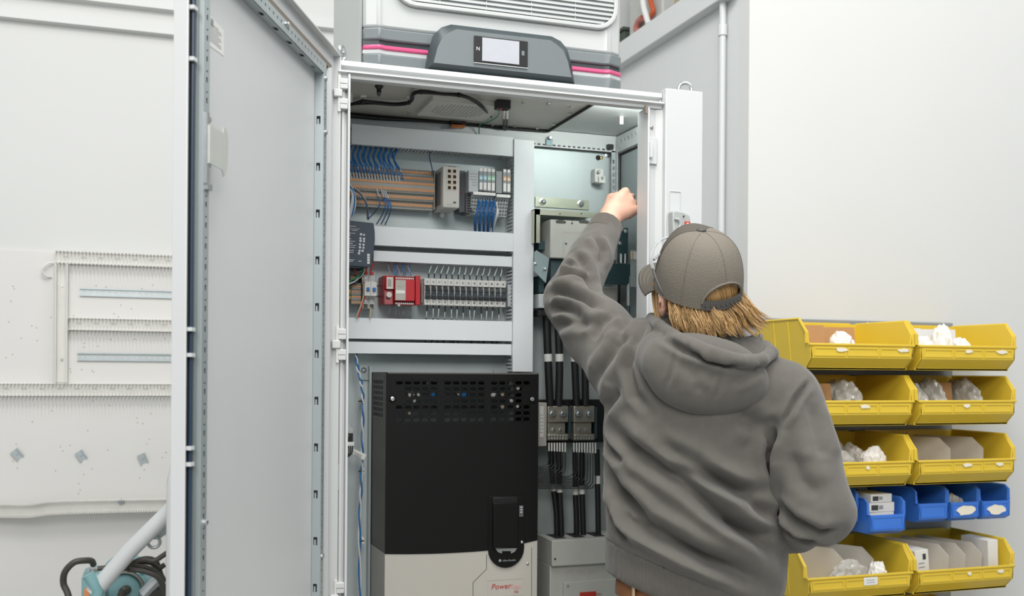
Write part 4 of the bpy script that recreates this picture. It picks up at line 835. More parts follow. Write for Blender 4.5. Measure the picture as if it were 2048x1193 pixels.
# lower grey housing
gcurve = [(x, z-.0015) for x, z in curve]
MB().prism([(DX0, DZB), (DX1, DZB)]+gcurve[::-1], 'y', DY0+.002, DY0+.006).build('grey_housing', 'drive_grey', drv)
MB().prism([(DY0+.006, DZB), (DY1, DZB), (DY1, zsd-.002), (DY0+.006, zs_-.002)], 'x', DX0, DX0+.02).build('grey_side', 'drive_grey', drv)
MB().box(DX0+.02, DX1, DY0+.006, DY1, DZB, zs_-.02).build('grey_back', 'drive_grey', drv)
# screws on the vent cover
for px, py in ((785, 798), (1064, 799)):
    q = at(px, py, DY0); s_ = MB().lathe([(.0115, 0), (.0115, .0015), (.0085, .0018), (.008, -.002)], q, (0, -1, 0), 18).build('screw_cup', 'drive_black', drv)
    MB().lathe([(.006, 0), (.006, .003), (.003, .004)], q+Vector((0, -.0005, 0)), (0, -1, 0), 12).build('screw', 'steel', s_)
# parts glimpsed through the vents
for (px, py, w_, m_) in ((822, 791, .014, 'white_plastic'), (838, 790, .010, 'white_plastic'), (866, 790, .012, 'wire_blue'), (928, 790, .014, 'wire_blue'), (918, 789, .008, 'white_plastic'), (986, 790, .014, 'white_plastic'), (1005, 790, .010, 'wire_tan'), (828, 803, .008, 'white_plastic'), (1023, 802, .010, 'white_plastic'), (1005, 815, .010, 'wire_tan'), (1035, 814, .008, 'white_plastic'), (820, 827, .010, 'wire_tan'), (1022, 767, .012, 'wire_tan'), (1036, 778, .009, 'white_plastic'), (856, 767, .010, 'wire_tan')):
    q = at(px, py, DY0+.03); MB().lathe([(w_*.5, 0), (w_*.7, .006), (w_*.3, .02)], q, (.3, 1, .2), 8).build('terminal_stud', m_, drv)
for z in (1.465, 1.44, 1.40, 1.35): MB().box(DX0+.02, DX1-.02, DY0+.06, DY0+.08, z-.008, z).build('inner_bar', 'drive_inside', drv)
# operator cradle
def zf(px, py): p = at(px, py, DY0-.004); return (p.x, p.z)
cr = [zf(978, 993), zf(1048, 993), zf(1049, 1100)]
ccx, ccz = zf(1013, 1098); R_ = (cr[2][0]-cr[0][0])/2
poly = [(cr[0][0], cr[0][1]), (cr[1][0], cr[1][1])]+[(ccx+R_*math.cos(math.radians(a_)), ccz+R_*1.02*math.sin(math.radians(a_))) for a_ in range(0, -181, -15)]
crd = MB().prism(poly, 'y', DY0-.0035, DY0+.006).build('operator_cradle', 'drive_black', drv, bevel=.001)
a, b = zf(985, 1007), zf(1034, 1094)
MB().box(a[0], b[0], DY0-.013, DY0-.003, b[1], a[1]).build('cradle_cover', 'drive_black', crd, bevel=.0015)
a, b = zf(985, 996), zf(1034, 1006); MB().box(a[0], b[0], DY0-.008, DY0-.003, b[1], a[1]).build('cradle_latch', 'black_plastic', crd, bevel=.001)
a, b = zf(1038, 1012), zf(1046, 1034); MB().box(a[0], b[0], DY0-.006, DY0-.003, b[1], a[1]).build('status_window', 'plc_dark', crd)
for i in range(3): q = zf(1042, 1015+i*5); MB().box(q[0]-.003, q[0]+.003, DY0-.0066, DY0-.006, q[1]-.001, q[1]+.001).build('status_light', 'label_paper', crd)
q = at(1044, 1085, DY0-.004); MB().lathe([(.004, 0), (.004, .002), (.002, .003)], q, (0, -1, 0), 10).build('screw', 'steel', crd)
pts = [zf(x, y) for x, y in ((990, 1097), (996, 1105), (1004, 1108), (1004, 1103), (1022, 1103), (1022, 1108), (1030, 1104), (1034, 1097))]
MB().prism(pts, 'y', DY0-.0042, DY0-.0034).build('dial_window', mat('dial_grey', '#8f9491', 0.35), crd)
q = at(1000, 1122, DY0-.0036); MB().lathe([(.0038, 0), (.0038, .0004), (.001, .0005)], q, (0, -1, 0), 12).build('logo', 'print_grey', crd)
q = at(1005, 1124, DY0-.0037); text_mb('Allen-Bradley', .0072, q, X3, Z3, shear=.15).build('lettering', 'print_grey', crd)
# badge and cover seams
q = at(982, 1180, DY0+.0013); text_mb('Power', .0215, q, X3, Z3, shear=.2).build('lettering', 'badge_red', drv)
q = at(1018, 1180, DY0+.0013); text_mb('Flex', .0215, q, X3, Z3, shear=.2).build('lettering', 'badge_pink', drv)
q = at(1027, 1187.5, DY0+.0013); text_mb('755', .0095, q, X3, Z3, shear=.2).build('lettering', 'badge_red', drv)
a, b = at(976, 1162, DY0), at(1048, 1191, DY0); MB().plate((a.x, DY0+.0019, b.z), X3, Z3, b.x-a.x, a.z-b.z, .0006, [(.001, b.x-a.x-.001, .001, a.z-b.z-.001)]).build('badge_rim', 'drive_grey', drv)
sp = [(973, 1110), (973, 1139), (946, 1166), (946, 1240)]
for (u, v) in zip(sp, sp[1:]): MB().tube([at(*u, DY0+.002), at(*v, DY0+.002)], .0009, 6).build('cover_seam', 'term_dark', drv)
MB().tube([at(1063, 1096, DY0+.002), at(1063, 1240, DY0+.002)], .0008, 6).build('cover_seam', 'term_dark', drv)
q = at(1055, 1129, DY0+.002); MB().lathe([(.0042, 0), (.0042, .001), (.003, .002)], q, (0, -1, 0), 12).build('screw', 'steel', drv)
MB().box(DX0-.008, DX0-.002, .44, PB, .5, DZT+.02).build('mounting_bracket', 'galvanised', drv)
a = at(728, 741, .455); MB().box(a.x-.012, a.x+.02, .462, PB, DZT-.02, DZT+.022).build('mounting_ear', 'galvanised', drv); MB().lathe([(.008, 0), (.008, .003), (.004, .006)], (a.x, .462, DZT+.008), (0, -1, 0), 12).build('ear_bolt', 'steel', drv)
a = at(1005, 743, .45); MB().prism([(a.x-.03, DZT), (a.x+.02, DZT), (a.x+.02, DZT+.012), (a.x+.005, DZT+.018), (a.x-.03, DZT+.015)], 'y', .44, .446).build('mounting_ear', 'galvanised', drv)
# ------------------------------------------------------------------ trunk of wires and small parts left of the drive
for k, (m_, lb) in enumerate((('wire_white', 'white wire of the twisted pair running down beside the drive'), ('wire_blue', 'blue wire of the twisted pair running down beside the drive'))):
    pts = []
    base = bez([P(711, 690, .42), P(714, 730, .41), P(722, 765, .40), P(726, 800, .40), P(725, 870, .40), P(723, 960, .40), P(719, 1060, .40), P(721, 1240, .40)], 14)
    for i, p in enumerate(base): a_ = i*.55+k*math.pi; pts.append(p+Vector((math.cos(a_)*.0028, math.sin(a_)*.0028, 0)))
    tag(MB().tube(pts, .0023, 6).build('twisted_wire', m_), lb, 'wire')
for i, py in enumerate((803, 943, 1083)):
    t = thing('cable_tie', 'cable tie mount left of the drive, %s of three' % ('topmost', 'middle', 'lowest')[i], 'cable tie', tuple(P(724, py, .41)), group='cable tie mounts beside the drive')
    pbox(724, 729, py-6, py+6, .42, .455).build('tie_mount', 'white_plastic', t, bevel=.001); q = P(721, py, .40); MB().cyl(q+Vector((-.006, 0, 0)), q+Vector((.010, 0, 0)), .002, 8).build('tie_strap', 'black_plastic', t)
MB().box(.045, .049, .455, PB, .25, P(710, 715, .46).z).build('panel_fold', 'galvanised_panel', cabt)
t = thing('sensor_block', 'small black and clear connector block with a paper tag', 'connector', tuple(P(695, 893, .36)))
pbox(684, 706, 868, 885, .36, .39).build('block_body', 'black_plastic', t, bevel=.001); pbox(684, 707, 857, 868, .362, .388).build('clear_top', 'plc_light', t, bevel=.002); pbox(684, 709, 885, 893, .358, .39).build('clear_foot', 'white_plastic', t, bevel=.002)
text_mb('170', .006, P(691, 873, .3595), X3, Z3).build('lettering', 'label_paper', t)
tg = [(698, 903), (703, 896), (733, 910), (727, 921)]
MB().prism([(P(x, y, .372).x, P(x, y, .372).z) for x, y in tg], 'y', .372, .3728).build('paper_tag', 'label_paper', t)
for i in range(3): MB().tube([P(707+i*1.5, 904+i*3, .3715), P(724-i, 912+i*2, .3715)], .0006, 5).build('print_line', 'print_grey', t)
for i in range(3): wire([P(705-i*4, 893, .37), P(704-i*3, 906, .37), P(697-i*2, 914, .37), P(688, 920, .37)], .0016, 'black_cable', 'short black wire looping under the small connector block', 'black wires under the connector block')
wire([P(690, 838, .37), P(697, 850, .37), P(699, 860, .37)], .0014, 'wire_white', 'pale wire dropping onto the small connector block', None)
# ================================================================== right hand side: disconnect switch and its steelwork
pl_ = 'plated'
t = thing('switch_bracket', 'yellowish plated steel bracket holding the disconnect switch', 'bracket', tuple(P(1120, 485, .45)))
pbox(1071, 1178, 394, 420, PB-.004, PB).build('rear_flange', pl_, t)
a, b = P(1070, 418, .36), P(1200, 437, .36)
MB().box(a.x, b.x, .36, .364, b.z, a.z).build('front_strip', pl_, t); MB().box(a.x, b.x, .362, PB-.003, a.z-.003, a.z).build('top_web', pl_, t); MB().box(a.x, a.x+.004, .36, PB-.003, P(1072, 486, .36).z, a.z).build('side_web', pl_, t)
MB().box(a.x, a.x+.016, .36, .364, P(1072, 486, .36).z, a.z).build('front_leg', pl_, t)
for px, py in ((1085, 404), (1161, 408)): q = P(px, py, PB-.004); s_ = MB().lathe([(.011, 0), (.011, .002), (.006, .0035)], q, (0, -1, 0), 14).build('washer', 'steel', t); MB().lathe([(.007, 0), (.007, .005), (.004, .008)], q+Vector((0, -.003, 0)), (0, -1, 0), 10).build('bolt', 'steel', s_)
for px in (1120, 1163): q = P(px, 428, .36); MB().cyl(q, q+Vector((0, -.0006, 0)), .002, 8).build('hole', 'hole_dark', t)
mat('switch_body', '#b3b5ae', 0.45)
t = thing('disconnect_switch', 'light grey disconnect switch body behind the raised sleeve', 'disconnect switch', tuple(P(1150, 530, .40)))
a, b = P(1101, 436, .335), P(1236, 522, .335)
MB().box(a.x, b.x, .335, PB-.006, b.z, a.z-.004).build('switch_housing', 'switch_body', t, bevel=.003)
for px in (1122, 1168): q = P(px, 444, .3348); MB().prism([(q.x-.016, q.z-.003), (q.x-.012, q.z-.005), (q.x+.012, q.z-.005), (q.x+.016, q.z-.002), (q.x+.016, q.z+.002), (q.x+.006, q.z+.005), (q.x-.006, q.z+.006), (q.x-.016, q.z+.003)], 'y', .3342, .3352).build('keyhole', 'term_dark', t)
for px, py, r in ((1145, 441, .0025), (1144, 447, .003), (1132, 488, .0035)): q = P(px, py, .335); MB().cyl(q, q+Vector((0, -.0006, 0)), r, 10).build('hole', 'term_dark', t)
pbox(1127, 1165, 462, 469, .3346, .335).build('moulded_logo', 'drive_grey', t); MB().box(P(1126, 480, .335).x, P(1128, 480, .335).x, .333, .335, b.z, P(1126, 483, .335).z).build('moulded_rib', 'switch_body', t)
a, b = P(1190, 574, .34), P(1235, 618, .34); MB().box(a.x-.08, b.x, .34, PB-.006, b.z, a.z).build('lower_housing', 'switch_body', t, bevel=.002)
pbox(1209, 1232, 578, 602, .336, .341).build('lower_window', 'drive_grey', t, bevel=.001); pbox(1213, 1222, 606, 612, .338, .341).build('lower_slot', 'term_dark', t)
pbox(1102, 1200, 520, 628, .36, PB-.006).build('switch_core', 'steel_dark', t)
mat('steel_teal', '#3d5458', 0.38, 0.5, var=0.1)
t = thing('operating_linkage', 'dark steel plates and rod of the disconnect linkage', 'linkage', tuple(P(1240, 620, .35)))
pbox(1236, 1256, 455, 527, .30, .304).build('upright_plate', 'steel_teal', t, bevel=.001); pbox(1196, 1261, 526, 571, .285, .289).build('cross_plate', 'steel_teal', t, bevel=.001)
pbox(1262, 1288, 500, 575, .22, .224).build('rear_plate', 'liner_grey', t); pbox(1262, 1284, 503, 520, .2175, .2195).build('sticker', 'label_paper', t); pbox(1263, 1267, 504, 519, .2165, .2174).build('sticker_stripe', mat('tan_print', '#c9b48c', 0.5), t)
for px, py in ((1245, 459), (1251, 463), (1240, 487), (1201, 547)): q = P(px, py, .30 if py < 500 else .285); MB().lathe([(.006, 0), (.006, .003), (.003, .006)], q, (0, -1, 0), 10).build('bolt', 'steel', t)
for px in (1242, 1250): MB().cyl(P(px, 508, .297), P(px, 527, .297), .004, 8).build('stud', 'steel', t)
MB().cyl(P(1259, 552, .29), P(1258, 575, .29), .006, 10).build('rod_end', 'steel', t); MB().cyl(P(1258, 565, .29), P(1256, 640, .29), .005, 8).build('rod', 'steel_dark', t); MB().cyl(P(1257, 568, .289), P(1257, 612, .289), .0055, 8).build('rod_sleeve', 'steel', t)
t = thing('side_bracket', 'tilted blue grey steel plate with bolts left of the sleeve', 'bracket', tuple(P(1085, 570, .36)))
q_ = [(1073, 501), (1099, 517), (1092, 567), (1069, 543), (1069, 505)]
MB().prism([(P(x, y, .345).x, P(x, y, .345).z) for x, y in q_], 'y', .345, .348).build('tilted_plate', mat('plate_blue', '#9fb3b6', 0.35, 0.5), t, bevel=.0008)
for px, py in ((1070, 527), (1090, 538)): q = P(px, py, .345); MB().lathe([(.005, 0), (.005, .005), (.003, .012)], q, (-.3, -1, 0), 10).build('bolt', 'steel', t)
pbox(1078, 1090, 482, 500, .38, .44).build('dark_bracket', 'steel_teal', t); pbox(1078, 1088, 552, 586, .38, .44).build('dark_bracket', 'steel_teal', t); pbox(1078, 1090, 588, 617, .37, .44).build('terminal_shroud', 'plc_light', t, bevel=.002); pbox(1080, 1096, 620, 632, .36, .45).build('black_base', 'black_plastic', t)
t = thing('insulator_block', 'small white insulator block bolted high on the back panel', 'insulator', tuple(P(1200, 368, .45)))
pbox(1190, 1207, 337, 366, .44, PB).build('block', 'white_plastic', t, bevel=.002); pbox(1198, 1211, 352, 367, .43, .46).build('foot', 'white_plastic', t, bevel=.002)
for px, py in ((1197, 344), (1204, 357)): q = P(px, py, .432); MB().lathe([(.005, 0), (.005, .002), (.003, .004)], q, (0, -1, 0), 10).build('bolt', 'steel', t)
# ------------------------------------------------------------------ heavy cables and distribution blocks
def heavy(pl, r, lb, marks, Y=.40, g='heavy black cables beside the drive', rad=None):
    pts = bez([P(x, y, Y) for x, y in pl], 10); t = thing('heavy_cable', lb, 'cable', tuple(pts[-1]), group=g)
    MB().tube(pts, r, 14).build('jacket', 'black_cable', t)
    for y0, y1 in marks:
        q = [p for p in pts]; ys = [(i, abs(p.z-P(pl[0][0], y0, Y).z)) for i, p in enumerate(pts)]; i0 = min(ys, key=lambda e: e[1])[0]
        ctr = pts[i0]; d = (pts[min(i0+1, len(pts)-1)]-pts[max(i0-1, 0)]).normalized(); h = abs(P(pl[0][0], y0, Y).z-P(pl[0][0], y1, Y).z)/2
        MB().tube([ctr-d*h, ctr+d*h], r*1.06, 14).build('white_marker', 'label_paper', t)
heavy([(1092, 600), (1094, 660), (1097, 740), (1100, 812)], .0118, 'heavy black cable with white marker, nearest the upright duct', [(718, 733)])
heavy([(1116, 600), (1117, 660), (1119, 740), (1117, 812)], .0118, 'heavy black cable with white marker, second from the upright duct', [(718, 733)])
heavy([(1146, 600), (1147, 660), (1150, 740), (1153, 812)], .0112, 'heavy black cable, third from the upright duct', [(718, 733)])
heavy([(1168, 620), (1168, 680), (1170, 740), (1171, 812)], .0112, 'heavy black cable closest to the grey sweatshirt', [(700, 712)])
mat('lug_metal', '#b9b4a6', 0.35, 0.75, var=0.08)
t0 = thing('block_carrier', 'black carrier board behind the metal distribution blocks', 'carrier', tuple(P(1130, 890, .43)))
pbox(1074, 1215, 800, 885, .43, PB-.002).build('board', 'black_plastic', t0, bevel=.002); pbox(1077, 1093, 806, 893, .385, .43).build('end_cheek', 'drive_grey', t0, bevel=.001); pbox(1080, 1087, 813, 875, .384, .3852).build('cheek_label', 'label_paper', t0)
for i in range(6): pbox(1080.5, 1086, 830+i*7, 831+i*7, .3834, .3842).build('print_line', 'print_grey', t0)
for k, x in ((0, 1095.5), (1, 1148)):
    t = thing('distribution_block', ('metal distribution block with two large bolts, beside the drive', 'metal distribution block with two large bolts, beside the sweatshirt', 'metal distribution block half behind the grey sweatshirt')[k], 'distribution block', tuple(P(x, 880, .40)), group='metal distribution blocks')
    pbox(x, x+41, 813, 845, .392, .4292).build('upper_lug', 'lug_metal', t, bevel=.002); pbox(x, x+35, 846, 868, .398, .4292).build('middle_lug', 'lug_metal', t, bevel=.002); pbox(x, x+41, 869, 881, .394, .4292).build('terminal_bar', 'lug_metal', t, bevel=.001)
    for j in (0, 1):
        q = P(x+9.5+j*21, 828, .392); s_ = MB().lathe([(.0125, 0), (.0125, .002), (.010, .0025)], q, (0, -1, 0), 18).build('large_washer', 'steel', t); MB().lathe([(.0085, 0), (.0085, .005), (.006, .007)], q+Vector((0, -.002, 0)), (0, -1, 0), 6).build('hex_bolt', 'steel', s_)
        q = P(x+11+j*14, 860, .398); MB().lathe([(.0055, 0), (.0055, .003), (.003, .004)], q, (0, -1, 0), 12).build('screw', 'steel', t)
    m = MB()
    for r in range(2):
        for c_ in range(7): q = P(x+3.5+c_*5.6, 872+r*5.6, .394); m.lathe([(.0028, 0), (.0028, .002), (.0015, .0026)], q, (0, -1, 0), 8)
    tag(m.build('terminal_screws', 'steel', t), kind='stuff'); pbox(x+41.5, x+46, 815, 878, .41, .4292).build('divider', 'steel_dark', t)
for i in range(16):
    x = 1098+i*5.4+(12 if i > 6 else 0); low = 934+i*2.9
    wire([P(x, 884, .385), P(x, 900, .385), P(x, low-14, .385), P(x-5, low-4, .385), P(x-16, low, .385), P(1074, low, .385), P(1064, low, .385)], .0015, 'black_cable', 'thin black wire with white ferrule below the blocks, %s from the drive' % (ords+['fifteenth', 'sixteenth'])[i], 'thin black wires below the distribution blocks', [(.03, .20, 'label_paper', .0024)])
heavy([(1101, 886), (1103, 935), (1108, 985), (1113, 1030), (1114, 1090)], .0085, 'black cable entering the lower grey switch, nearest the drive', [(975, 990)], .41, 'black cables entering the lower switch')
heavy([(1116, 886), (1118, 940), (1120, 1000), (1122, 1040), (1123, 1090)], .0085, 'second black cable entering the lower grey switch', [(976, 992)], .40, 'black cables entering the lower switch')
heavy([(1150, 900), (1151, 990), (1153, 1040), (1153, 1090)], .0085, 'third black cable entering the lower grey switch', [(985, 1000)], .41, 'black cables entering the lower switch')
heavy([(1163, 900), (1164, 980), (1166, 1040), (1167, 1090)], .0085, 'fourth black cable entering the lower grey switch', [(978, 995)], .40, 'black cables entering the lower switch')
heavy([(1194, 900), (1195, 960), (1196, 1020), (1197, 1090)], .0085, 'black cable entering the lower switch beside the sweatshirt', [(958, 974)], .40, 'black cables entering the lower switch')
# lower switch
t = thing('lower_switch', 'light grey moulded breaker at the bottom below black cables', 'circuit breaker', tuple(P(1150, 1300, .45)))
a = P(1104, 1082, .33); b = P(1245, 1330, .33); zt_ = a.z
MB().box(a.x, b.x, .345, PB-.002, b.z, P(1104, 1132, .345).z).build('lower_case', 'switch_body', t, bevel=.002)
MB().plate((a.x, PB-.003, P(1104, 1134, .33).z), X3, Z3, b.x-a.x, zt_-P(1104, 1134, .33).z, PB-.003-.33, []).build('upper_case', 'switch_body', t, bevel=.002)
for px in (1112, 1150, 1190): q = P(px, 1078, .40); MB().box(q.x-.018, q.x+.016, .36, .44, zt_-.001, zt_+.0008).build('cable_opening', 'hole_dark', t)
q = P(1110, 1119, .3297); MB().cyl(q, q+Vector((0, -.001, 0)), .003, 8).build('hole', 'hole_dark', t)
for i in range(3): pbox(1132+i*22, 1148+i*22, 1140, 1147, .3446, .345).build('moulded_mark', 'drive_grey', t)
pbox(1128, 1245, 1166, 1330, .335, .346).build('front_frame', 'switch_body', t, bevel=.001); q = P(1136, 1173, .3345); MB().lathe([(.0045, 0), (.0045, .0006), (.001, .0008)], q, (0, -1, 0), 12).build('logo', 'print_grey', t)
pbox(1160, 1192, 1186, 1240, .333, .3355).build('handle_recess', 'wire_red', t); text_mb('ON', .010, P(1193, 1192, .3345), X3, Z3).build('lettering', 'wire_red', t)
a = P(1086, 1110, .40)
for i in range(4): MB().box(DX1+.0, DX1+.0005, .34, .36, 1.0, 1.001) if False else None
# ================================================================== under the cabinet ceiling
ZCe = 2.2255
def cp(px, py, z=2.213): r = ray(px, py); return CAM+r*((z-CAM.z)/r.z)
def clampy(v): return Vector((v.x, min(max(v.y, .06), .44), v.z))
tag(MB().tube(bez([clampy(cp(*q)) for q in ((640, 216), (697, 210), (722, 203), (745, 204), (785, 208), (812, 206), (822, 202), (824, 192), (830, 185), (850, 183), (885, 188), (920, 190), (945, 199), (965, 213))]+[at(985, 232, .40), at(1000, 245, .43), at(1010, 258, .442)], 8), .0045, 8).build('ceiling_cable', 'black_cable'), 'black cable snaking across the cabinet ceiling to the relay', 'cable')
tag(MB().tube(bez([clampy(cp(*q, 2.209)) for q in ((640, 218), (700, 209), (745, 207), (785, 210), (813, 208), (825, 200), (829, 188), (850, 186), (920, 192), (948, 203), (968, 219))]+[at(990, 240, .41), at(1012, 260, .442)], 8), .0035, 8).build('ceiling_cable', 'black_cable'), 'thinner black cable tied along the ceiling cable', 'cable')
tag(MB().tube(bez([at(640, 227, .435), at(700, 231, .435), at(760, 237, .437), at(850, 242, .438), at(930, 249, .44), at(1010, 257, .441), at(1094, 263, .44)], 6), [.0085-.0045*min(1, i/20) for i in range(37)], 10).build('ceiling_cable', 'black_cable'), 'thick black cable along the rear edge of the ceiling', 'cable')
for i, (px, py) in enumerate(((726, 203), (818, 205), (842, 184), (918, 190))):
    q = clampy(cp(px, py, 2.211)); t = thing('tie_base', ('tie base on the ceiling nearest the hinges', 'tie base where the ceiling cable turns', 'tie base just left of the ceiling vent', 'tie base in front of the ceiling vent')[i], 'cable tie', (q.x, q.y, ZCe-.004), group='cable tie bases on the cabinet ceiling')
    MB().box(q.x-.008, q.x+.008, q.y-.008, q.y+.008, ZCe-.004, ZCe+.0005).build('pad', 'white_plastic', t, bevel=.001); MB().lathe([(.0062, -.003), (.0062, .003)], q, (1, .2, 0), 10).build('strap', 'black_plastic', t)
# round vent under the cooling unit
cs = [cp(x, y, 2.219) for x, y in ((860, 197), (952, 202), (966, 232), (838, 226))]
gx0_, gx1_ = .25, .40; gy0_, gy1_ = cs[0].y, min(cs[3].y, .43)
gx0_, gx1_ = cp(838, 226, 2.219).x, cp(966, 236, 2.219).x
t = thing('ceiling_vent', 'pale perforated vent plate under the cabinet ceiling', 'vent', ((gx0_+gx1_)/2, (gy0_+gy1_)/2, 2.212))
gcx, gcy = (gx0_+gx1_)/2, (gy0_+gy1_)/2; gw = (gx1_-gx0_)
sx = 1; n = 18; holes = []
for i in range(n):
    for j in range(n):
        u, v = (i+.5)/n, (j+.5)/n
        if (u-.5)**2+(v-.5)**2 < .17: holes.append((u*gw-gw*.016, u*gw+gw*.016, v*(gy1_-gy0_)-(gy1_-gy0_)*.016, v*(gy1_-gy0_)+(gy1_-gy0_)*.016))
MB().plate((gx0_, gy0_, 2.2135), X3, Y3, gw, gy1_-gy0_, .001, holes).build('perforated_plate', mat('vent_cream', '#cfcfc8', 0.5), t)
for bx in ((gx0_-.004, gx1_+.004, gy0_-.006, gy0_, 2.213, ZCe), (gx0_-.004, gx1_+.004, gy1_, gy1_+.006, 2.213, ZCe), (gx0_-.006, gx0_, gy0_, gy1_, 2.213, ZCe), (gx1_, gx1_+.006, gy0_, gy1_, 2.213, ZCe)): MB().box(*bx).build('vent_edge', 'vent_cream', t)
MB().box(gx0_, gx1_, gy0_, gy1_, 2.2165, 2.217).build('vent_shade_sheet', mat('vent_shade', '#77776f', .7), t)  # added dark sheet, stands for the shade behind the holes
# black relay with wires, orange connector, hanging sensor
yr = cp(1008, 199, ZCe).y
t = thing('ceiling_relay', 'black relay block hanging from the cabinet ceiling', 'relay', tuple(at(1008, 218, yr)))
a, b = at(995, 200, yr), at(1022, 218, yr); MB().box(a.x, b.x, yr, yr+.03, b.z, ZCe+.001).build('relay_body', 'black_plastic', t, bevel=.002)
q = at(1002, 219, yr); MB().box(q.x-.003, q.x+.003, yr+.003, yr+.009, b.z-.004, b.z+.001).build('red_terminal', 'wire_red', t)
for x0, m_ in ((1008, 'wire_white'), (1014, 'wire_white')):
    t2 = thing('relay_wire', 'black wire with white sleeve below the ceiling relay' if x0 == 1008 else 'second black wire with white sleeve below the ceiling relay', 'wire', tuple(at(x0, 218, yr)))
    pts = bez([at(x0, 217, yr+.01), at(x0, 230, yr+.04), at(x0, 243, .36), at(x0-1, 258, .43)], 6); MB().tube(pts, .0025, 8).build('insulation', 'black_cable', t2); MB().tube(pts[2:10], .0033, 8).build('white_sleeve', 'label_paper', t2)
wire([at(998, 216, yr+.012), at(996, 232, .28), at(975, 245, .38), at(960, 250, .42), at(958, 268, .44)], .0018, 'wire_green', 'green wire running from the ceiling relay to the rear rail', None)
t = thing('orange_connector', 'black and orange connector on the rear ceiling rail', 'connector', tuple(at(916, 256, .43)))
pbox(901, 932, 238, 248, .425, .446).build('connector_top', 'black_plastic', t, bevel=.001); pbox(903, 930, 248, 255, .424, .445).build('connector_foot', 'brass', t, bevel=.001)
for i in range(8): pbox(903.5+i*3.4, 905.7+i*3.4, 249, 256, .4225, .4245).build('lever', mat('orange_bright', '#c8733a', 0.45), t)
q = cp(758, 172, ZCe); t = thing('ceiling_sensor', 'small black cone sensor hanging from the cabinet ceiling', 'sensor', (q.x, q.y, 2.19))
MB().lathe([(.012, 0), (.010, -.004), (.006, -.009), (.006, -.017)], (q.x, q.y, ZCe+.0005), (0, 0, 1), 16).build('sensor_cone', 'black_plastic', t); MB().lathe([(.0058, -.017), (.0055, -.022), (.002, -.027)], (q.x, q.y, ZCe), (0, 0, 1), 14).build('sensor_dome', 'plc_dark', t)
q = cp(700, 222, 2.224); MB().box(.0, .03, .30, .44, 2.2, 2.2255).build('corner_gusset', 'cabinet_paint', cabt)
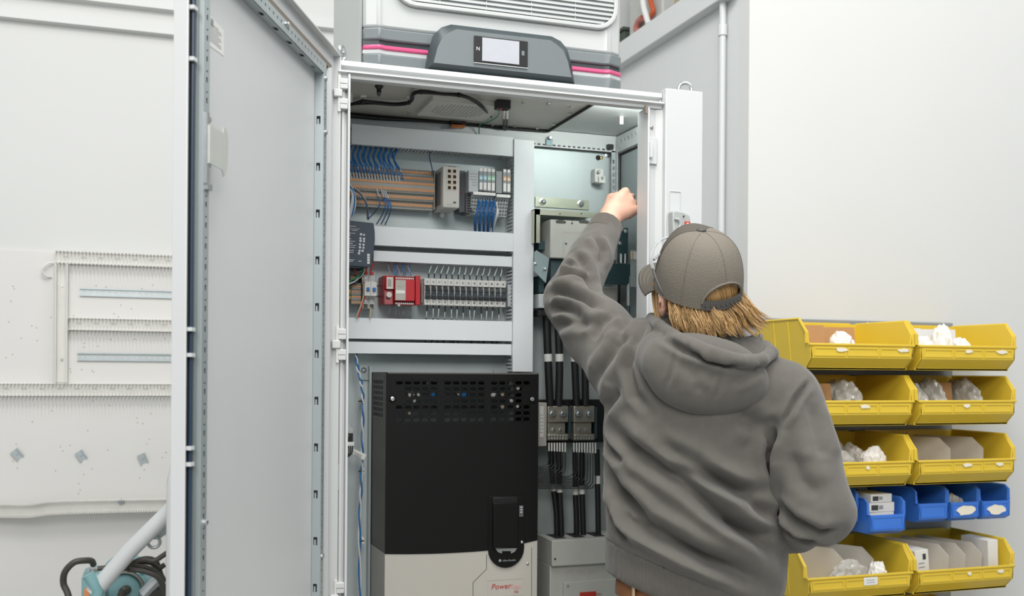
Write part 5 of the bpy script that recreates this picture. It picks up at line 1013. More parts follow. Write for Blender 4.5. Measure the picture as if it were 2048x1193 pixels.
# ================================================================== storage bins on the right wall
mat('bin_yellow', '#d8ba3a', 0.4, var=0.06, scale=9); mat('bin_blue', '#3b74cc', 0.38, var=0.08, scale=12); mat('cardboard', '#b88c5e', 0.7, var=0.05); mat('divider_grey', '#c4beb3', 0.6, var=0.04); mat('divider_white', '#d8d9d8', 0.55)
mat('bag_film', '#cfccc4', 0.15, var=0.25, scale=25, bump=0.4, bscale=60, trans=0.25); mat('bag_white', '#e6e3dd', 0.35, var=0.08, scale=25); mat('carton_white', '#dcdad4', 0.55); mat('label_torn', '#e3ddca', 0.6, var=0.08)
RW = 0.73
BW, BL, BH, BT = 0.425, 0.315, 0.166, 0.006
def yellow_bin(lb, x0, z0, tilt=0.0):
    t = thing('storage_bin', lb, 'storage bin', (x0, RW-0.03, z0), group='yellow storage bins on the wall rack', rot=(tilt, 0, 0)); M = wm(t)
    y = Y = .5
    L, H_, fl = BL, BH, 0.082        # front lip height
    ins = 0.016                      # taper of the floor
    # bin floor, back, two sides with slanted front corner, front lip; local: x 0..BW, y 0 (wall) .. -L (front)
    MB(M).prism([(ins, 0), (BW-ins, 0), (BW-ins, -L+.03), (ins, -L+.03)], 'z', 0, BT).build('bin_floor', 'bin_yellow', t)
    MB(M).prism([(ins, 0), (BW-ins, 0), (BW, H_), (0, H_)], 'y', -BT, 0).build('bin_back', 'bin_yellow', t, bevel=.001)
    prof = [(0, 0), (-L+.03, 0), (-L+.03, .008), (-L, .038), (-L, fl), (-L+.012, fl+.004), (-L+.012, H_-.045), (-L+.052, H_), (0, H_)]
    for sgn in (0, 1):
        m = MB(M); n = len(prof); vs = []
        for off in (0, BT):
            for (yy, z) in prof:
                xo = ins*(1-z/H_)+off; vs.append((xo if sgn == 0 else BW-xo, yy, z))
        m.add(vs, [tuple(range(n)), tuple(range(2*n-1, n-1, -1))]+[(i, i+n, (i+1) % n+n, (i+1) % n) for i in range(n)])
        m.build('bin_side', 'bin_yellow', t, bevel=.0012)
        xr = -0.004 if sgn == 0 else BW-.006      # rolled rim
        m = MB(M); pr = [(0, H_), (-L+.052, H_), (-L+.012, H_-.045), (-L+.012, fl+.004)]
        m.tube([(xr+.005+(0), a_, b_) for a_, b_ in pr], .005, 6); m.build('bin_rim', 'bin_yellow', t)
        for yy in (-L*.35, -L*.62): MB(M).add([((ins if sgn == 0 else BW-ins), yy, .01), ((0 if sgn == 0 else BW), yy, H_-.006), ((-.003 if sgn == 0 else BW+.003), yy-.004, H_-.006), ((ins-.003 if sgn == 0 else BW-ins+.003), yy-.004, .01), ((0 if sgn == 0 else BW), yy-.008, H_-.006), ((ins if sgn == 0 else BW-ins), yy-.008, .01)], [(0, 1, 2, 3), (3, 2, 4, 5)]).build('side_rib', 'bin_yellow', t)
    MB(M).prism([(-L+.03, 0), (-L+.03, .008), (-L, .038), (-L, fl), (-L+BT, fl), (-L+BT, .042), (-L+.036, .008), (-L+.036, 0)], 'x', ins*.7, BW-ins*.7).build('bin_front', 'bin_yellow', t, bevel=.0012)
    for i in range(3):
        a_ = .02+i*(BW-.04)/3; MB(M).plate((a_+.003, -L, .044), X3, Z3, (BW-.04)/3-.006, fl-.052, .0022, [(.005, (BW-.04)/3-.011, .006, fl-.058)]).build('label_holder', 'bin_yellow', t, bevel=.0005)
    MB(M).box(.004, BW-.004, -L-.004, -L+.004, fl-.004, fl+.004).build('lip_rim', 'bin_yellow', t, bevel=.002)
    MB(M).box(.03, BW-.03, -.002, .006, H_-.02, H_+.004).build('hang_hook', 'bin_yellow', t)
    return t
YF = RW-.03-BL
def zrow(py): return at(1935, py, YF).z
xr0 = at(1836, 730, YF).x; xl0 = xr0-BW-.008
zb = [zrow(742), zrow(851), zrow(969), None, zrow(1186)]
names = ('top', 'second', 'third', '', 'bottom')
ylab = {(0, 0): 'yellow bin with brown dividers, top row next to the worker', (0, 1): 'yellow bin with white dividers and torn labels, top row',
        (1, 0): 'yellow bin holding clear bags behind the worker shoulder, second row', (1, 1): 'yellow bin with crinkled bags and brown divider, second row far end',
        (2, 0): 'yellow bin full of white bags, third row beside the sleeve', (2, 1): 'yellow bin with two grey dividers, third row far end',
        (4, 0): 'yellow bin with tall grey dividers and foil bag, below the elbow', (4, 1): 'yellow bin with white cartons and grey dividers, lowest full row'}
bins = {}
for r in (0, 1, 2, 4):
    for c_ in (0, 1): bins[(r, c_)] = yellow_bin(ylab[(r, c_)], xr0 if c_ else xl0-.002, zb[r])
bins[(5, 1)] = yellow_bin('yellow bin at the picture bottom, only its rear rim showing', xr0-.10, zb[4]-.245)
# wall rack behind the bins
a, b = at(1520, 640, RW-.012), at(1906, 643, RW-.012)
t = thing('wall_rack', 'grey louvred steel rack panel behind the bins', 'wall rack', ((a.x+b.x)/2, RW, .3))
rackz = (a.z+b.z)/2
MB().box(a.x, b.x, RW-.012, RW-.004, .2, rackz).build('rack_panel', mat('rack_grey', '#8d908f', 0.45), t, bevel=.002)
for z in [zb[0]+BH, zb[1]+BH, zb[2]+BH, zb[4]+BH]: MB().prism([(RW-.012, z-.03), (RW-.022, z-.01), (RW-.022, z-.002), (RW-.020, z-.002), (RW-.012, z-.014)], 'x', a.x+.02, b.x-.02).build('louvre', 'rack_grey', t)
for z in [zb[0]+BH, zb[1]+BH, zb[2]+BH, zb[4]+BH]: MB().box(b.x-.01, xr0+BW-.02, RW-.02, RW-.005, z-.03, z-.012).build('rail_extension', 'rack_grey', t)
for px in (1535, 1735): q = at(px, 646, RW-.013); MB().lathe([(.006, 0), (.006, .003), (.003, .005)], (q.x, RW-.012, rackz-.012), (0, -1, 0), 10).build('rack_screw', 'steel', t)
# torn paper labels and pen marks on the bin lips
def torn(bin_, fx, fz, w_, h_, seed, m_='label_torn'):
    r_ = random.Random(seed); M = wm(bin_); n = 12; poly = [(fx*BW+math.cos(2*math.pi*i/n)*w_/2*r_.uniform(.6, 1.1), fz+math.sin(2*math.pi*i/n)*h_/2*r_.uniform(.6, 1.1)) for i in range(n)]
    MB(M).prism(poly, 'y', -BL-.0035, -BL-.0005).build('torn_label', m_, bin_)
for k, (rc, fx, w_) in enumerate((((0, 0), .30, .05), ((0, 0), .88, .05), ((0, 1), .50, .035), ((0, 1), .84, .055), ((1, 0), .52, .05), ((1, 1), .48, .03), ((2, 0), .55, .015), ((2, 1), .49, .05), ((2, 1), .82, .045), ((4, 1), .52, .02), ((4, 1), .84, .03))):
    torn(bins[rc], fx, .066, w_, .015, k)
M = wm(bins[(4, 0)]); MB(M).box(BW*.52, BW*.52+.055, -BL-.004, -BL, .050, .076).build('paper_label', 'label_paper', bins[(4, 0)], bevel=.001)
for i in range(2): MB(M).box(BW*.52+.010, BW*.52+.042, -BL-.0044, -BL-.004, .058+i*.008, .060+i*.008).build('print_line', 'print_grey', bins[(4, 0)])
# dividers, bags and cartons lying in the bins
def divider(rc, fx, h, lb, m_, lean=0.0, yo=.02, L=None):
    bt = bins[rc]; M = wm(bt) @ Matrix.Translation((fx*BW, 0, 0)) @ Matrix.Rotation(lean, 4, 'Z'); L = L or BL-.07
    prof = [(-yo, BT+.0012), (-yo-L, BT+.0012), (-yo-L, h*.75), (-yo-L+.04, h), (-yo, h)]
    o = MB(M).prism(prof, 'x', -.0015, .0015).build('bin_divider', m_); tag(o, lb, 'divider', 'dividers standing in the yellow bins'); return o
def card(rc, fx0, fx1, h, lb, m_, y=-.15):   # divider board facing the viewer
    M = wm(bins[rc]); o = MB(M).add([(fx0*BW, y, BT+.0012), (fx1*BW, y-.03, BT+.0012), (fx1*BW-.012, y-.03, h), (fx0*BW-.012, y, h), (fx0*BW, y+.004, BT+.0012), (fx1*BW, y-.026, BT+.0012), (fx1*BW-.012, y-.026, h), (fx0*BW-.012, y+.004, h)], [(0, 1, 2, 3), (7, 6, 5, 4), (0, 4, 5, 1), (1, 5, 6, 2), (2, 6, 7, 3), (3, 7, 4, 0)]).build('bin_divider', m_)
    return tag(o, lb, 'divider', 'dividers standing in the yellow bins')
def crumple(loc, box, seed, m_, lb, group, name='plastic_bag', cat='bag'):      # crumpled film filling a box (w, d, h) standing on loc
    bm = bmesh.new(); bmesh.ops.create_icosphere(bm, subdivisions=4, radius=1.0); r_ = np.random.RandomState(seed)
    dirs = r_.normal(size=(26, 3)); dirs /= np.linalg.norm(dirs, axis=1)[:, None]; ph = r_.uniform(0, 6.28, 26); fr = r_.uniform(3, 11, 26); co = []
    for v in bm.verts:
        p = np.array(v.co); s_ = sum(abs(math.sin(fr[i]*float(p@dirs[i])+ph[i])) for i in range(26))/26-.6; k = .84+s_*1.0; co.append((p[0]*k, p[1]*k, max(p[2], -.55)*k))
    co = np.array(co); lo, hi = co.min(0), co.max(0); co = (co-lo)/(hi-lo); co[:, :2] -= .5
    for v, c_ in zip(bm.verts, co): v.co = Vector((c_[0]*box[0], c_[1]*box[1], c_[2]*box[2]))
    me = bpy.data.meshes.new(name); bm.to_mesh(me); bm.free(); me.materials.append(MATS[m_])
    o = bpy.data.objects.new(name, me); col.objects.link(o); o.location = loc; return tag(o, lb, cat, group)
Z1 = BT+.0012
def bag(rc, fx0, fx1, y0, y1, h, seed, m_, lb):
    p = wm(bins[rc]) @ Vector(((fx0+fx1)/2*BW, (y0+y1)/2, Z1)); return crumple(tuple(p), ((fx1-fx0)*BW, y1-y0, h), seed, m_, lb, G)
G = 'bags lying in the yellow bins'
card((0, 0), .10, .36, .150, 'brown cardboard divider nearest the worker, top row', 'cardboard', -.17); card((0, 0), .40, .74, .148, 'brown cardboard divider behind the white paper, top row', 'cardboard', -.12)
bag((0, 0), .37, .60, -.262, -.160, .125, 1, 'bag_white', 'crumpled white paper in the top row bin with brown dividers')
card((0, 1), .10, .36, .150, 'white divider at the left of the far top bin', 'divider_white', -.13); card((0, 1), .40, .74, .149, 'white divider in the middle of the far top bin', 'divider_white', -.12)
bag((0, 1), .11, .355, -.265, -.170, .115, 2, 'bag_white', 'flat white bag in the far top bin'); bag((0, 1), .365, .52, -.265, -.160, .160, 3, 'bag_white', 'upright white bag poking out of the far top bin'); bag((0, 1), .53, .71, -.265, -.162, .112, 4, 'bag_white', 'white bag nearest the white divider edge, far top bin')
bag((1, 0), .09, .28, -.265, -.06, .150, 5, 'bag_film', 'clear bag behind the worker shoulder'); bag((1, 0), .40, .70, -.265, -.06, .155, 6, 'bag_film', 'large clear bag of small parts, second row')
card((1, 0), .32, .375, .14, 'narrow brown divider between two clear bags', 'cardboard', -.2)
bag((1, 1), .09, .285, -.265, -.06, .155, 7, 'bag_film', 'dull plastic bag at the left of the far second row bin'); bag((1, 1), .295, .48, -.265, -.06, .158, 8, 'bag_film', 'silvery plastic bag beside the brown divider'); card((1, 1), .53, .66, .145, 'brown cardboard divider between silvery and clear bags', 'cardboard', -.14); bag((1, 1), .68, .83, -.265, -.06, .158, 9, 'bag_film', 'tall clear bag right of the brown divider')
bag((2, 0), .09, .27, -.185, -.03, .135, 20, 'bag_white', 'cream bag behind the sleeve, third row'); bag((2, 0), .28, .47, -.185, -.03, .155, 21, 'bag_white', 'big white bag on the pile beside the sleeve'); bag((2, 0), .48, .655, -.185, -.03, .150, 22, 'bag_film', 'folded silvery bag topping the third row pile'); bag((2, 0), .665, .84, -.185, -.03, .130, 23, 'bag_white', 'white bag at the right of the third row pile'); bag((2, 0), .12, .60, -.268, -.192, .125, 24, 'bag_film', 'flat silvery bag along the lip, third row'); bag((2, 0), .61, .89, -.266, -.192, .125, 25, 'bag_white', 'crinkled white bag at the far end of the third row lip')
for rc, fx, ln, lb in (((2, 1), .20, .5, 'grey divider nearest the worker in far third row bin'), ((2, 1), .54, .5, 'second grey divider in the far third row bin'), ((4, 0), .16, .6, 'grey divider closest to the elbow, below the blue bins'), ((4, 0), .44, .6, 'tall grey divider behind the foil bag'), ((4, 1), .24, .35, 'grey divider beside the printed white carton'), ((4, 1), .41, .35, 'middle grey divider in the lowest full row'), ((4, 1), .58, .35, 'grey divider beside the plain white carton')): divider(rc, fx, .153, lb, 'divider_grey', ln)
bag((2, 1), .33, .50, -.062, -.015, .158, 31, 'bag_film', 'amber clear bag at the back of the far third row bin')
bag((4, 0), .30, .70, -.270, -.228, .120, 32, 'bag_film', 'clear foil bag slumped in the bin below the elbow'); bag((4, 0), .715, .88, -.268, -.200, .105, 33, 'bag_white', 'small white scrap bag in the bin below the elbow')
def carton(rc, x, y, w_, d_, h_, ry, lb, prints=True, m_='carton_white'):
    p = tuple(wm(bins[rc]) @ Vector((x, y, Z1+abs(math.sin(ry))*w_/2))); t = thing('small_carton', lb, 'carton', p, rot=(0, ry, 0)); M = wm(t); MB(M).box(-w_/2, w_/2, -d_/2, d_/2, 0, h_).build('carton_body', m_, t, bevel=.001)
    if prints:
        for i in range(4): MB(M).box(-w_*.3, w_*.15, -d_/2-.0004, -d_/2, h_*(.35+.1*i), h_*(.38+.1*i)).build('print_line', 'print_grey', t)
        MB(M).box(w_*.05, w_*.3, -d_/2-.0004, -d_/2, h_*.75, h_*.9).build('print_mark', 'print_black', t)
    return t
carton((4, 1), .078, -.215, .055, .095, .135, -.10, 'white printed carton leaning in the lowest full bin'); carton((4, 1), .377, -.20, .044, .13, .158, -.04, 'plain white carton leaning at the far end of the lowest full bin', False)
# ------------------------------------------------------------------ small blue bins
def blue_bin(lb, x0, z0, w_=.132, L=.26, H_=.118, yb=-.03, lab=None, rz=0.0):
    t = thing('blue_bin', lb, 'storage bin', (x0, RW+yb, z0), group='small blue storage bins', rz=rz); M = wm(t); T = .004; fl = .066; ins = .009
    MB(M).box(ins, w_-ins, -L+.02, 0, 0, T).build('bin_floor', 'bin_blue', t); MB(M).prism([(ins, 0), (w_-ins, 0), (w_, H_), (0, H_)], 'y', -T, 0).build('bin_back', 'bin_blue', t)
    prof = [(0, 0), (-L+.022, 0), (-L, .012), (-L, fl), (-L+.010, fl+.002), (-L+.012, H_-.012), (-L+.030, H_), (0, H_)]
    for sgn in (0, 1):
        n = len(prof); vs = []
        for off in (0, T):
            for yy, z in prof: xo = ins*(1-z/H_)+off; vs.append((xo if sgn == 0 else w_-xo, yy, z))
        MB(M).add(vs, [tuple(range(n)), tuple(range(2*n-1, n-1, -1))]+[(i, i+n, (i+1) % n+n, (i+1) % n) for i in range(n)]).build('bin_side', 'bin_blue', t, bevel=.001)
        MB(M).tube([((0 if sgn == 0 else w_), a_, b_) for a_, b_ in ((0, H_), (-L+.03, H_), (-L+.012, H_-.012), (-L+.010, fl))], .0035, 6).build('bin_rim', 'bin_blue', t)
    MB(M).prism([(-L+.022, 0), (-L, .012), (-L, fl), (-L+T, fl), (-L+T, .014), (-L+.026, 0)], 'x', ins*.6, w_-ins*.6).build('bin_front', 'bin_blue', t, bevel=.001)
    MB(M).plate((.014, -L, .018), X3, Z3, w_-.028, fl-.024, .0018, [(.004, w_-.032, .004, fl-.028)]).build('label_holder', 'bin_blue', t)
    if lab:
        r_ = random.Random(lab); n = 14; MB(M).prism([(w_*.5+math.cos(2*math.pi*i/n)*w_*.33*r_.uniform(.75, 1.1), fl*.55+math.sin(2*math.pi*i/n)*.019*r_.uniform(.7, 1.1)) for i in range(n)], 'y', -L-.0035, -L-.0005).build('torn_label', 'label_torn', t)
    return t
zbl = at(1935, 1043, YF+.05).z
bx = [at(1838, 1040, YF+.05).x, at(1906, 1040, YF+.05).x, at(1967, 1040, YF+.05).x]
b1 = blue_bin('empty blue bin, first of the three small bins in a row', bx[0], zbl); b2 = blue_bin('blue bin with torn label and metal bits, middle of the three', bx[0]+.1365, zbl, lab=5); b3 = blue_bin('blue bin with wide torn label at the far end of row', bx[0]+.273, zbl, lab=9)
crumple(tuple(wm(b2) @ Vector((.066, -.19, .0052))), (.085, .09, .085), 41, 'bag_film', 'grey bag of metal bits in the middle blue bin', None)
zb4 = at(1775, 1070, YF+.02).z; xb4 = at(1741, 1060, YF+.02).x
b4 = blue_bin('blue bin loaded with white cartons beside the elbow', xb4, zb4, .15, .29, .118); b5 = blue_bin('blue bin half hidden behind the elbow', xb4-.16, zb4+.028, .15, .25, .118)
for i, (dx, dz_, w_, h_, ry, lb) in enumerate(((.055, .0055, .104, .064, 0, 'lowest white carton on the loaded blue bin'), (.057, .0705, .102, .032, 0, 'middle white carton with black print on the loaded blue bin'), (.052, .1035, .090, .028, 0, 'topmost white carton on the loaded blue bin'))):
    t = thing('small_carton', lb, 'carton', tuple(wm(b4) @ Vector((dx+.02, -.205, dz_))), rot=(0, ry, .06*(i-1))); M = wm(t)
    MB(M).box(-w_/2, w_/2, -.05, .07, 0, h_).build('carton_body', 'carton_white', t, bevel=.001); MB(M).box(-w_*.42, -w_*.15, -.0506, -.05, h_*.2, h_*.75).build('print_mark', 'print_black', t); MB(M).box(-w_*.12, w_*.05, -.0506, -.05, h_*.3, h_*.7).build('print_mark', 'print_grey', t)
# ================================================================== the worker
def surface_nets(S, lo, h):
    ins = S < 0; c = np.zeros(tuple(n-1 for n in S.shape), np.int8)
    offs = [(i, j, k) for i in (0, 1) for j in (0, 1) for k in (0, 1)]
    nx, ny, nz = c.shape
    for i, j, k in offs: c += ins[i:i+nx, j:j+ny, k:k+nz]
    I = np.argwhere((c > 0) & (c < 8)); V = np.stack([S[I[:, 0]+i, I[:, 1]+j, I[:, 2]+k] for i, j, k in offs], 1)
    P_ = np.zeros((len(I), 3)); C_ = np.zeros(len(I)); O = np.array(offs)
    for a in range(8):
        for b in range(a+1, 8):
            if np.abs(O[a]-O[b]).sum() != 1: continue
            m = (V[:, a] < 0) != (V[:, b] < 0); t = V[m, a]/(V[m, a]-V[m, b]); P_[m] += O[a]+(O[b]-O[a])*t[:, None]; C_[m] += 1
    P_ = (P_/C_[:, None]+I)*h+np.array(lo); idg = -np.ones(c.shape, np.int32); idg[tuple(I.T)] = np.arange(len(I)); F = []
    for ax in range(3):
        sl0 = [slice(None)]*3; sl1 = [slice(None)]*3; sl0[ax] = slice(0, -1); sl1[ax] = slice(1, None)
        A = ins[tuple(sl0)]; B = ins[tuple(sl1)]; E = np.argwhere(A != B); b, d = [(1, 2), (2, 0), (0, 1)][ax]
        E = E[(E[:, b] > 0) & (E[:, d] > 0) & (E[:, b] < c.shape[b]) & (E[:, d] < c.shape[d])]
        if not len(E): continue
        q = []
        for db, dd in ((-1, -1), (0, -1), (0, 0), (-1, 0)): e = E.copy(); e[:, b] += db; e[:, d] += dd; q.append(idg[tuple(e.T)])
        q = np.stack(q, 1); fl = ~A[tuple(E.T)]; q[fl] = q[fl][:, ::-1]; F.append(q)
    return P_, np.concatenate(F)
class Field:
    def __init__(s, lo, hi, h):
        s.lo = np.array(lo, float); s.h = h; s.n = (np.ceil((np.array(hi)-s.lo)/h).astype(int)+1); s.S = np.full(s.n, 1.0, np.float32)
    def sub(s, c0, c1):
        a = np.clip(np.floor((c0-s.lo)/s.h).astype(int), 0, s.n-1); b = np.clip(np.ceil((c1-s.lo)/s.h).astype(int)+1, 1, s.n)
        sl = tuple(slice(a[i], b[i]) for i in range(3)); g = np.meshgrid(*[s.lo[i]+s.h*np.arange(a[i], b[i]) for i in range(3)], indexing='ij', sparse=True)
        return sl, g
    def smin(s, sl, d, k):
        a = s.S[sl]
        if k <= 0: s.S[sl] = np.minimum(a, d); return
        hh = np.clip(.5+.5*(d-a)/k, 0, 1); s.S[sl] = d*(1-hh)+a*hh-k*hh*(1-hh)
    def cap(s, a, b, ra, rb, k=.02):
        a, b = np.array(a, float), np.array(b, float); m = max(ra, rb)+k+3*s.h; sl, g = s.sub(np.minimum(a, b)-m, np.maximum(a, b)+m)
        ab = b-a; L2 = max(float(ab@ab), 1e-12); t = np.clip(sum((g[i]-a[i])*ab[i] for i in range(3))/L2, 0, 1)
        d = np.sqrt(sum((g[i]-a[i]-t*ab[i])**2 for i in range(3)))-(ra+(rb-ra)*t); s.smin(sl, d.astype(np.float32), k)
    def chain(s, pts, rs, k=.01):
        for i in range(len(pts)-1): s.cap(pts[i], pts[i+1], rs[i], rs[i+1], k)
    def ell(s, c, R, r, k=.03, cut=False):       # R rows: local axes, r radii
        c = np.array(c, float); R = np.array(R, float); r = np.array(r, float); m = max(r)+k+3*s.h; sl, g = s.sub(c-m, c+m)
        q = [sum((g[j]-c[j])*R[i, j] for j in range(3)) for i in range(3)]
        k0 = np.sqrt(sum((q[i]/r[i])**2 for i in range(3))); k1 = np.sqrt(sum((q[i]/r[i]**2)**2 for i in range(3)))+1e-9; d = (k0*(k0-1)/k1).astype(np.float32)
        if cut: s.S[sl] = np.maximum(s.S[sl], -d)
        else: s.smin(sl, d, k)
    def plane(s, p, n):                          # keep the side n points away from
        sl, g = s.sub(s.lo, s.lo+s.h*s.n); n = np.array(n, float); n /= np.linalg.norm(n)
        s.S = np.maximum(s.S, sum((g[i]-p[i])*n[i] for i in range(3)).astype(np.float32))
    def mesh(s, smooth=3):
        V, F = surface_nets(s.S, s.lo, s.h); return relax(V, F, smooth), F
def relax(V, F, it):
    e = np.concatenate([F[:, [i, (i+1) % 4]] for i in range(4)]); n = len(V); cnt = np.bincount(e[:, 0], minlength=n)+np.bincount(e[:, 1], minlength=n)
    for _ in range(it):
        A = np.stack([np.bincount(e[:, 0], V[e[:, 1], j], n)+np.bincount(e[:, 1], V[e[:, 0], j], n) for j in range(3)], 1); V = V*.5+.5*A/np.maximum(cnt, 1)[:, None]
    return V
def vnormals(V, F):
    fn = np.cross(V[F[:, 2]]-V[F[:, 0]], V[F[:, 3]]-V[F[:, 1]]); N = np.stack([sum(np.bincount(F[:, k], fn[:, j], len(V)) for k in range(4)) for j in range(3)], 1)
    return N/np.maximum(np.linalg.norm(N, axis=1), 1e-12)[:, None]
from mathutils.bvhtree import BVHTree
def folds(V, F, lines):                      # lines: (pixel polyline, amplitude, width); laid on the surface, then pressed in or raised
    N = vnormals(V, F); bv = BVHTree.FromPolygons([tuple(v) for v in V], [tuple(f) for f in F]); D = np.zeros(len(V))
    for pl, amp, sg in lines:
        pts = []
        for (x0, y0), (x1, y1) in zip(pl, pl[1:]):
            for t in np.linspace(0, 1, 7)[:-1]:
                hit = bv.ray_cast(CAM, ray(x0+(x1-x0)*t, y0+(y1-y0)*t).normalized())
                if hit[0] is not None: pts.append(tuple(hit[0]))
        if len(pts) < 2: continue
        Q = np.array(pts); m = np.all((V > Q.min(0)-4*sg) & (V < Q.max(0)+4*sg), axis=1); W = V[m]; d = np.full(len(W), 9.0); tt = np.zeros(len(W))
        for i in range(len(Q)-1):
            ab = Q[i+1]-Q[i]; L2 = max(ab@ab, 1e-12); t = np.clip((W-Q[i])@ab/L2, 0, 1); dd = np.linalg.norm(W-Q[i]-t[:, None]*ab, axis=1); u = dd < d; d[u] = dd[u]; tt[u] = (i+t[u])/(len(Q)-1)
        env = np.clip(np.minimum(tt, 1-tt)*5, 0.15, 1); D[m] += amp*env*(-np.exp(-(d/sg)**2)+.55*np.exp(-((d-2.1*sg)/(1.2*sg))**2))
    return V+N*D[:, None]
def mesh_obj(name, V, F, m, parent, smooth=True):
    Mi = wm(parent).inverted(); me = bpy.data.meshes.new(name); me.from_pydata([tuple(Mi @ Vector(v)) for v in V], [], [tuple(int(i) for i in f) for f in F]); me.materials.append(MATS[m])
    if smooth: me.shade_smooth()
    o = bpy.data.objects.new(name, me); col.objects.link(o); o.parent = parent; return o
def T(px, py, d): return np.array(dep(px, py, d))
A3 = lambda v: np.array(v)
FW, RG, UP = A3(FWD), A3(RGT), np.array((0, 0, 1.0))
person = thing('person', 'worker in grey hooded sweatshirt and cap reaching into the cabinet', 'person', tuple(dep(1395, 1200, 2.34)[:2])+(0,))
# ---- materials of the figure
def cloth(name, h, ribs=None):
    m = mat(name, h, 0.9, var=0.10, scale=55, bump=0.35, bscale=900, spec=0.15); nt = m.node_tree; b = nt.nodes['Principled BSDF']; b.inputs['Sheen Weight'].default_value = 0.25; b.inputs['Sheen Roughness'].default_value = .5
    if ribs:
        wv = nt.nodes.new('ShaderNodeTexWave'); wv.inputs['Scale'].default_value = ribs; wv.bands_direction = 'DIAGONAL' if name == 'cuff_rib' else 'X'; tc = nt.nodes.new('ShaderNodeTexCoord'); nt.links.new(tc.outputs['Object'], wv.inputs['Vector'])
        bp = nt.nodes.new('ShaderNodeBump'); bp.inputs['Strength'].default_value = .5; bp.inputs['Distance'].default_value = .002; nt.links.new(wv.outputs['Fac'], bp.inputs['Height']); nt.links.new(bp.outputs[0], b.inputs['Normal'])
    return m
cloth('sweatshirt', '#625f5a'); cloth('sweatshirt_rib', '#5d5a55', 60); cloth('cuff_rib', '#5a554e', 90); cloth('hood_lining', '#66645f')
mat('skin', '#dfb09a', 0.5, var=0.06, scale=25, bump=0.1, bscale=120); MATS['skin'].node_tree.nodes['Principled BSDF'].inputs['Subsurface Weight'].default_value = .12; MATS['skin'].node_tree.nodes['Principled BSDF'].inputs['Subsurface Radius'].default_value = (.01, .004, .002)
mat('hair_blond', '#c3a06c', 0.42, var=0.45, scale=120, stretch=(1, 1, .15)); mat('hair_dark', '#8a683c', 0.45, var=.3, scale=120); mat('cap_fabric', '#5b5750', 0.85, var=0.05, bump=.25, bscale=900, spec=.2); mat('cap_mesh', '#7b756b', 0.85, var=0.05, spec=.2); mat('cap_band', '#4c4a46', .6); mat('strap_grey', '#55534f', .5)
mat('trouser_tan', '#c3a98a', .85, var=.08); mat('belt_brown', '#8a5a38', .5, var=.25, scale=90); mat('tee_white', '#dedede', .8); mat('clear_plastic', '#e9ecef', .1, trans=.6)
nt = MATS['cap_mesh'].node_tree; vo = nt.nodes.new('ShaderNodeTexVoronoi'); vo.inputs['Scale'].default_value = 420; tc = nt.nodes.new('ShaderNodeTexCoord'); nt.links.new(tc.outputs['Object'], vo.inputs['Vector']); bp = nt.nodes.new('ShaderNodeBump'); bp.inputs['Strength'].default_value = .8; bp.inputs['Distance'].default_value = .001; nt.links.new(vo.outputs['Distance'], bp.inputs['Height']); nt.links.new(bp.outputs[0], nt.nodes['Principled BSDF'].inputs['Normal'])
# ---- joints
LS, LE, LWr = T(1255, 735, 2.43), T(1140, 602, 2.60), T(1223, 431, 2.80)
RS, RE, RWr = T(1570, 792, 2.31), T(1640, 1022, 2.24), T(1560, 1075, 2.48)
NK = T(1412, 690, 2.36); SAX = RG*.98-FW*.18; SAX /= np.linalg.norm(SAX); DAX = np.cross(UP, SAX); ROT = np.array([SAX, DAX, UP])
def torso(f, o=0.0, k=.06):
    f.ell(T(1385, 800, 2.375), ROT, (.200+o, .125+o, .205+o), k); f.ell(T(1384, 960, 2.375), ROT, (.200+o, .120+o, .24+o), k); f.ell(T(1393, 1120, 2.375), ROT, (.204+o, .128+o, .22+o), k)
def hem_normal(): return -(UP+RG*.36)
# ---- sweatshirt
H_LO, H_HI = np.array((.14, -.62, .82)), np.array((.98, .16, 2.0))
allp = np.array([LS, LE, LWr, RS, RE, RWr, NK, T(1200, 1190, 2.35), T(1590, 1260, 2.3)]); H_LO, H_HI = allp.min(0)-.2, allp.max(0)+.2
f = Field(H_LO, H_HI, .0047); torso(f)
f.cap(NK+UP*-.04, LS+RG*.035+UP*.02, .085, .082, .05); f.cap(NK+UP*-.045, RS-RG*.02, .08, .07, .05)
f.chain([LS, (LS+LE)/2, LE], [.093, .079, .066], .03); f.chain([LE, LE*.5+LWr*.5, LE*.24+LWr*.76], [.066, .057, .047], .012)
f.chain([RS, RS*.5+RE*.5+RG*.004, RE], [.078, .074, .072], .012); f.chain([RE, RE*.45+RWr*.55, RWr*.92+RE*.08], [.072, .058, .045], .012)
HEM = T(1207, 1090, 2.30); f.plane(HEM, hem_normal())
V, F = f.mesh(3)
